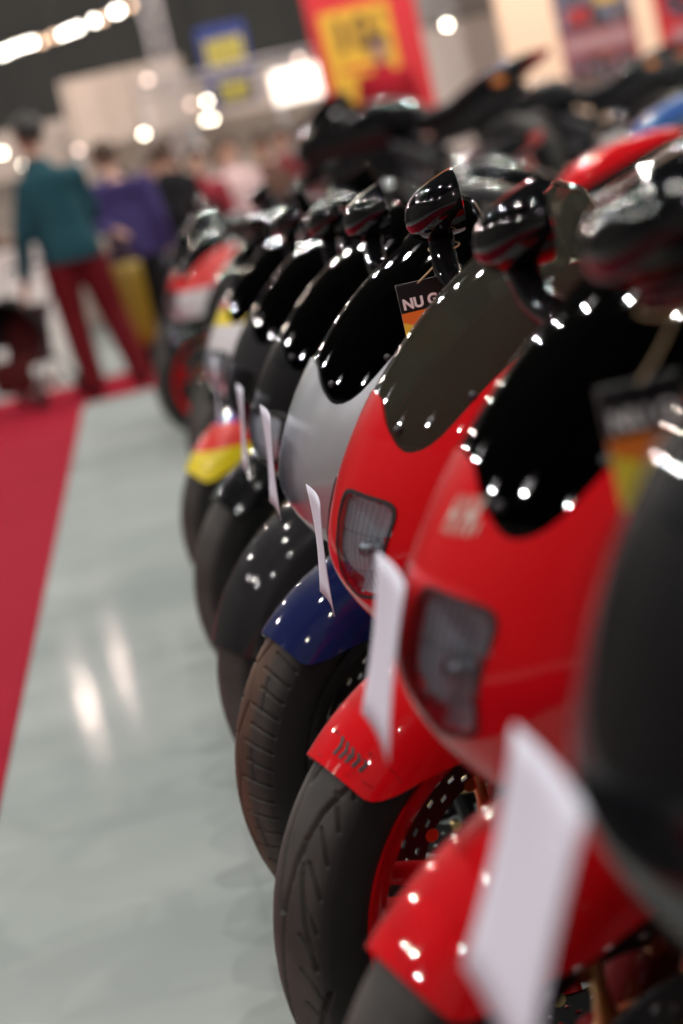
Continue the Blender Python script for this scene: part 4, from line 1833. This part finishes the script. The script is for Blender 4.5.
# teal man: standing with legs apart, turned from us, one arm reaching down to the pushchair
pm = at(100, 392, 15.6)
person('man in teal jacket and dark red trousers seen from behind, one arm reaching down', (pm.x+.04, 15.5, .0065), R(12),
       dict(sl=(-.17, .02, 1.38), el=(-.27, .02, 1.08), wl=(-.31, .10, .80), waist=(-.02, .02, 1.08), chest=(-.06, .04, 1.28), neck0=(-.07, .06, 1.47), neck1=(-.075, .08, 1.53), jaw=(-.08, .10, 1.59),
            head=(-.08, .085, 1.665), crown=(-.08, .08, 1.735), sr=(.13, .02, 1.40), er=(.20, .10, 1.13), wr=(.16, .28, .98), kr=(.17, .03, .50), ar=(.24, -.06, .10), tr=(.26, .08, .03), hr=(.10, 0, .91),
            kl=(-.08, .03, .5), al=(-.06, -.02, .09), tl=(-.07, .12, .03), face=(-.5, 1, 0)), TEAL, MAROON, scale=1.12)
# purple jacket
yb = at(126, 290, 16.6)
plx = at(146, 240, 16.9).x-.10
hand = Matrix.Rotation(R(12), 3, 'Z') @ (Vector((yb.x, 16.6, 1.02)) - Vector((plx, 16.9, 0)))/1.02
person('person in purple jacket and dark trousers seen from behind, beside the teal-jacketed man', (plx, 16.9, .0065), R(-12),
       dict(chest=(-.03, .05, 1.27), neck0=(-.06, .10, 1.44), neck1=(-.08, .14, 1.50), jaw=(-.09, .18, 1.56), head=(-.10, .18, 1.63), crown=(-.10, .17, 1.69), face=(-.2, 1, 0),
            el=(-.25, -.06, 1.14), wl=tuple(hand + Vector((.03, 0, .07)))), PURPLE, BLACKC, hair=HAIRB, scale=1.02)
# figure behind with a backpack
bpx = at(172, 260, 19.0)
person('person in dark clothes and grey-blue jeans, walking away behind the purple jacket', (bpx.x+.12, 19.0, 0), R(-8),
       dict(kr=(.12, .10, .5), ar=(.14, .0, .10), tr=(.14, .14, .03), kl=(-.12, -.02, .5), al=(-.16, -.22, .12), tl=(-.16, -.09, .05)), BLACKC, GREYB, hair=HAIRB)
q = at(238, 190, 21.3)
person('person in pale pink top among the crowd at the end of the row', (q.x, 21.4, 0), R(170), dict(), PINKW, BLACKC, hair=HAIRB, bare_arm=True, scale=.98)
q = at(203, 190, 20.8)
person('person in dark red top beside the one in pale pink', (q.x, 20.8, 0), R(160), dict(), DKREDC, GREYB, hair=HAIRD, scale=.95)
q = at(262, 150, 22.4)
person('person in brown coat behind the far end of the row', (q.x, 22.4, 0), R(150), dict(), BROWNC, BLACKC, hair=HAIRB, long_hair=True, scale=.96)
q = at(180, 175, 22.5)
person('person in white top far behind the purple jacket', (q.x-.06, 22.6, 0), R(185), dict(), WHITEC, GREYB, hair=HAIRB, scale=.97)
q = at(-2, 225, 19.5)
person('person at the photo edge with an arm raised to the white counter', (q.x-.28, 19.6, 0), R(-80), dict(sr=(.17, .02, 1.4), er=(.22, .2, 1.22), wr=(.2, .42, 1.18)), BROWNC, BLACKC, hair=HAIRD)
q = at(381, 60, 19.6)
person('man in red shirt standing before the yellow and red banner', (q.x, 19.6, PLH), R(175), dict(), REDC, BLACKC, hair=HAIRD, scale=.97)

for px_, Yq, rz_, sh, tr, hr_, lb in ((150, 23.6, 178, DKREDC, BLACKC, HAIRD, 'person in dark red top far behind the purple jacket, by the pale booth'),
                                     (222, 24.4, 165, BLACKC, GREYB, HAIRD, 'person in black top far back under the pair of bright lamps'),
                                     (285, 23.2, 190, DKREDC, BLACKC, HAIRB, 'person in dark red top far back below the glaring white box'),
                                     (305, 25.0, 175, BROWNC, BLACKC, HAIRD, 'person in brown top far back beside the red banner'),
                                     (118, 24.8, 20, BLACKC, BLACKC, HAIRD, 'person in black far back between the teal and purple jackets')):
    q = at(px_, 160, Yq)
    person(lb, (q.x, Yq, 0), R(rz_), dict(), sh, tr, hair=hr_)

# yellow bag in the purple person's hand
root = thing('carrier_bag', 'mustard yellow carrier bag hanging between the teal and purple jackets', 'bag', (yb.x, 16.6, .27))
bm = BM()
add_loft(bm, smooth_secs([(0, 0, 0, .01, .01, 3), ], 2) if False else [(-.15, 0, .28, .05, .30, 4), (-.14, 0, .28, .08, .31, 4), (0, 0, .27, .10, .33, 4), (.14, 0, .28, .08, .31, 4), (.15, 0, .28, .05, .30, 4)], 28)
YB = bump(mat('mustard plastic bag', (.27, .17, .008), rough=.45), 14, .6, 3, .03)
xform(bm, Matrix.Rotation(R(90), 4, 'Z') @ Matrix.Identity(4)) if False else None
newobj('bag_body', bm, YB, root)
bm = BM()
for yy in (-.03, .03):
    add_tube(bm, spline([(-.09, yy, .58), (-.06, yy*.6, .70), (0, yy*.4, .76), (.06, yy*.6, .70), (.09, yy, .58)], 14), .007, 6)
newobj('bag_handle', bm, YB, root)

# backpack worn by the walking figure
root = thing('backpack', 'black backpack on the person walking in grey-blue jeans', 'backpack', (bpx.x+.14, 18.70, .98), (0, 0, R(-8)))
bm = BM()
add_loft(bm, smooth_secs([(-.15, 0, .25, .04, .18, 3), (-.12, 0, .25, .09, .24, 3), (0, 0, .26, .11, .27, 3), (.12, 0, .25, .09, .24, 3), (.15, 0, .25, .04, .18, 3)], 14), 28)
newobj('pack_body', bm, BLACKC, root)
bm = BM()
add_loft(bm, [(-.10, -.11, .16, .02, .09, 4), (0, -.12, .16, .03, .11, 4), (.10, -.11, .16, .02, .09, 4)], 20)
newobj('pocket', bm, BLACKC, root)
bm = BM()
for s_ in (-1, 1):
    add_tube(bm, spline([(s_*.09, .08, .48), (s_*.10, .14, .52), (s_*.11, .13, .3), (s_*.11, .09, .08)], 12), .012, 6)
newobj('strap', bm, BLACKC, root)

# pushchair beside the teal man
pc = at(36, 385, 15.9)
root = thing('pushchair', 'dark hooded pushchair with a dark red seat beside the teal-jacketed man', 'pushchair', (pc.x-.05, 15.9, .0065), (0, 0, R(-25)))
bm = BM()
P = []
for i in range(13):
    th = R(-15) + R(130)*i/12
    P.append([Vector((.24*math.cos(u), -.05 + .30*math.sin(u)*math.cos(th), .50 + .32*math.sin(u)*math.sin(th))) for u in [PI*k/20 for k in range(21)]])
add_grid(bm, P)
solid(bm, .008)
newobj('hood', bm, BLACKC, root)
bm = BM()
add_box(bm, (0, 0, .34), (.36, .36, .07), .03)
add_box(bm, (0, .17, .52), (.36, .07, .42), .03, Matrix.Rotation(R(-15), 3, 'X'))
add_box(bm, (0, -.20, .26), (.32, .05, .22), .02)
newobj('seat', bm, cloth('deep red seat cloth', (.07, .010, .010)), root)
bm = BM()
for s_ in (-1, 1):
    add_tube(bm, [(s_*.22, -.32, .08), (s_*.21, .0, .45), (s_*.20, .42, .95)], .012, 8)
    add_tube(bm, [(s_*.22, .34, .09), (s_*.21, .0, .42)], .012, 8)
newobj('frame', bm, DKSTEEL, root)
bm = BM()
add_tube(bm, [(-.20, .42, .95), (-.20, .46, 1.0), (.20, .46, 1.0), (.20, .42, .95)], .015, 8)
newobj('push_handle', bm, BLACKC, root)
for sx in (-1, 1):
    for yy, rr_ in ((-.32, .08), (.34, .09)):
        bm = BM()
        add_lathe_y(bm, [(rr_*.55, -.014), (rr_*.9, -.018), (rr_, 0), (rr_*.9, .018), (rr_*.55, .014), (rr_*.2, .02), (rr_*.2, -.02)], (0, 0, 0), 24, closed=True)
        xform(bm, Matrix.Translation((sx*.24, yy, rr_)) @ Matrix.Rotation(R(90), 4, 'Z'))
        newobj('wheel', bm, PLASTIC, root)
bm = BM()
add_box(bm, (0, .05, .17), (.34, .32, .10), .03)
newobj('basket', bm, mat('pale basket cloth', (.45, .38, .36), rough=.9), root)

# white counter behind the teal man
wc0, wc1 = at(-25, 300, 18.6), at(52, 290, 18.6)
root = thing('display_counter', 'white display counter behind the teal-jacketed man', 'counter', ((wc0.x+wc1.x)/2, 18.8, 0))
w = wc1.x-wc0.x
CW = mat('white laminate', (.85, .83, .80), rough=.5)
bm = BM()
add_box(bm, (0, 0, .56), (w, .5, 1.12), .01)
newobj('cabinet', bm, CW, root, smooth=False)
bm = BM()
add_box(bm, (0, 0, 1.14), (w+.08, .58, .04), .008)
newobj('counter_top', bm, CW, root, smooth=False)

# ------------------------------------------------------------------ platform bikes
make_bike('black motorcycle with long upswept tail on the platform, turned side-on', 15.65, size=1.1, X0=1.5, z0=PLH+.012, lean=-2, fairing=P_BLACK, fender=P_BLACK, heading=PI-R(38), group=G2)
make_bike('charcoal motorcycle on the platform in front of the posters', 16.9, X0=2.95, z0=PLH+.012, lean=-2, fairing=P_CHAR, fender=P_BLACK, heading=PI-R(36), group=G2)
make_bike('black and red motorcycle at the back of the platform', 18.6, X0=4.4, z0=PLH+.012, lean=-2, fairing=P_BLACK, tail=P_DKRED, fender=P_BLACK, heading=PI+R(10), group=G2)

# ------------------------------------------------------------------ light
wd = bpy.data.worlds.new('world')
S.world = wd
wd.use_nodes = True
bg = wd.node_tree.nodes['Background']
bg.inputs['Color'].default_value = (.9, .92, 1., 1)
bg.inputs['Strength'].default_value = .05


def hall_lamp(label, x, y, z, power, rad=.05, col=(1, .95, .90)):
    """ceiling lamp: housing, bright glass and the light it gives"""
    root = thing('ceiling_lamp', label, 'lamp', (x, y, z), (0, 0, 0), 'hall lamps overhead')
    bm = BM()
    add_lathe_z(bm, [(.02, .36), (.06, .34), (.16, .12), (.22, .03), (.22, .02), (.15, .10), (.05, .30)], (0, 0, 0), 28)
    newobj('lamp_shade', bm, ALU, root)
    bm = BM()
    add_tube(bm, [(0, 0, .34), (0, 0, 12.1-z)], .01, 6)
    newobj('cable', bm, DKSTEEL, root)
    l = bpy.data.lights.new('lamp_light', 'POINT')
    l.energy = power
    l.shadow_soft_size = rad
    l.color = col
    o = bpy.data.objects.new('lamp_light', l)
    C.objects.link(o)
    o.parent = root
    o.location = (0, 0, -.10)
    return root


hl_ = [(-2.6, .5, 7.2), (-2.6, 4.5, 7.2), (-2.6, 9, 7.2), (-2.6, 14, 7.2), (1.5, -1.0, 7.2), (1.5, 3.0, 7.2), (1.5, 7.5, 7.2), (1.5, 12, 7.2), (5.6, 1, 7.2), (5.6, 6, 7.2), (5.6, 11, 7.2), (5.6, 16.5, 7.2), (-2.6, 20, 7.2),
       (1.5, 18, 7.2), (-7.0, 25, 7.0), (3.0, 24.5, 7.0)]
hl_ += [(4.4, 18.6, 6.2), (7.0, 18.0, 6.4)]  # two extra lamps out of view, added to brighten the peach partition
for i, (x, y, z) in enumerate(hl_):
    hall_lamp('round hall lamp hanging high over the motorcycles', x, y, z, 330 if y < 15 else 520)
for x, y, z in ((-1.35, 21.0, 3.35), (-1.15, 25.4, 3.9), (-2.6, 17.0, 3.6)):  # added out of frame for floor reflections and pinkish rims on the screens
    hall_lamp('added pinkish lamp out of view, low at the far end', x, y, z, 60, .06, (1, .80, .70))
for x, y, z in ((-2.2, -3.5, 4.2), (-4.5, -1.0, 4.6), (-.6, -4.5, 5.2), (-5.0, 4.0, 4.8), (-3.6, 1.6, 3.9), (-4.2, 8.0, 4.6)):  # invented lamps behind and beside the camera, giving the noses crisp highlights
    hall_lamp('added lamp out of view, for highlights on the noses', x, y, z, 110, .045, (1, .97, .96))

S.view_settings.view_transform = 'Standard'
S.view_settings.look = 'None'
S.view_settings.gamma = 1.
S.view_settings.exposure = 0.
S.view_settings.use_curve_mapping = False
S.cycles.max_bounces = 8
S.cycles.transparent_max_bounces = 16
S.cycles.caustics_reflective = False
S.cycles.caustics_refractive = False
S.cycles.sample_clamp_indirect = 4.
S.cycles.use_denoising = True
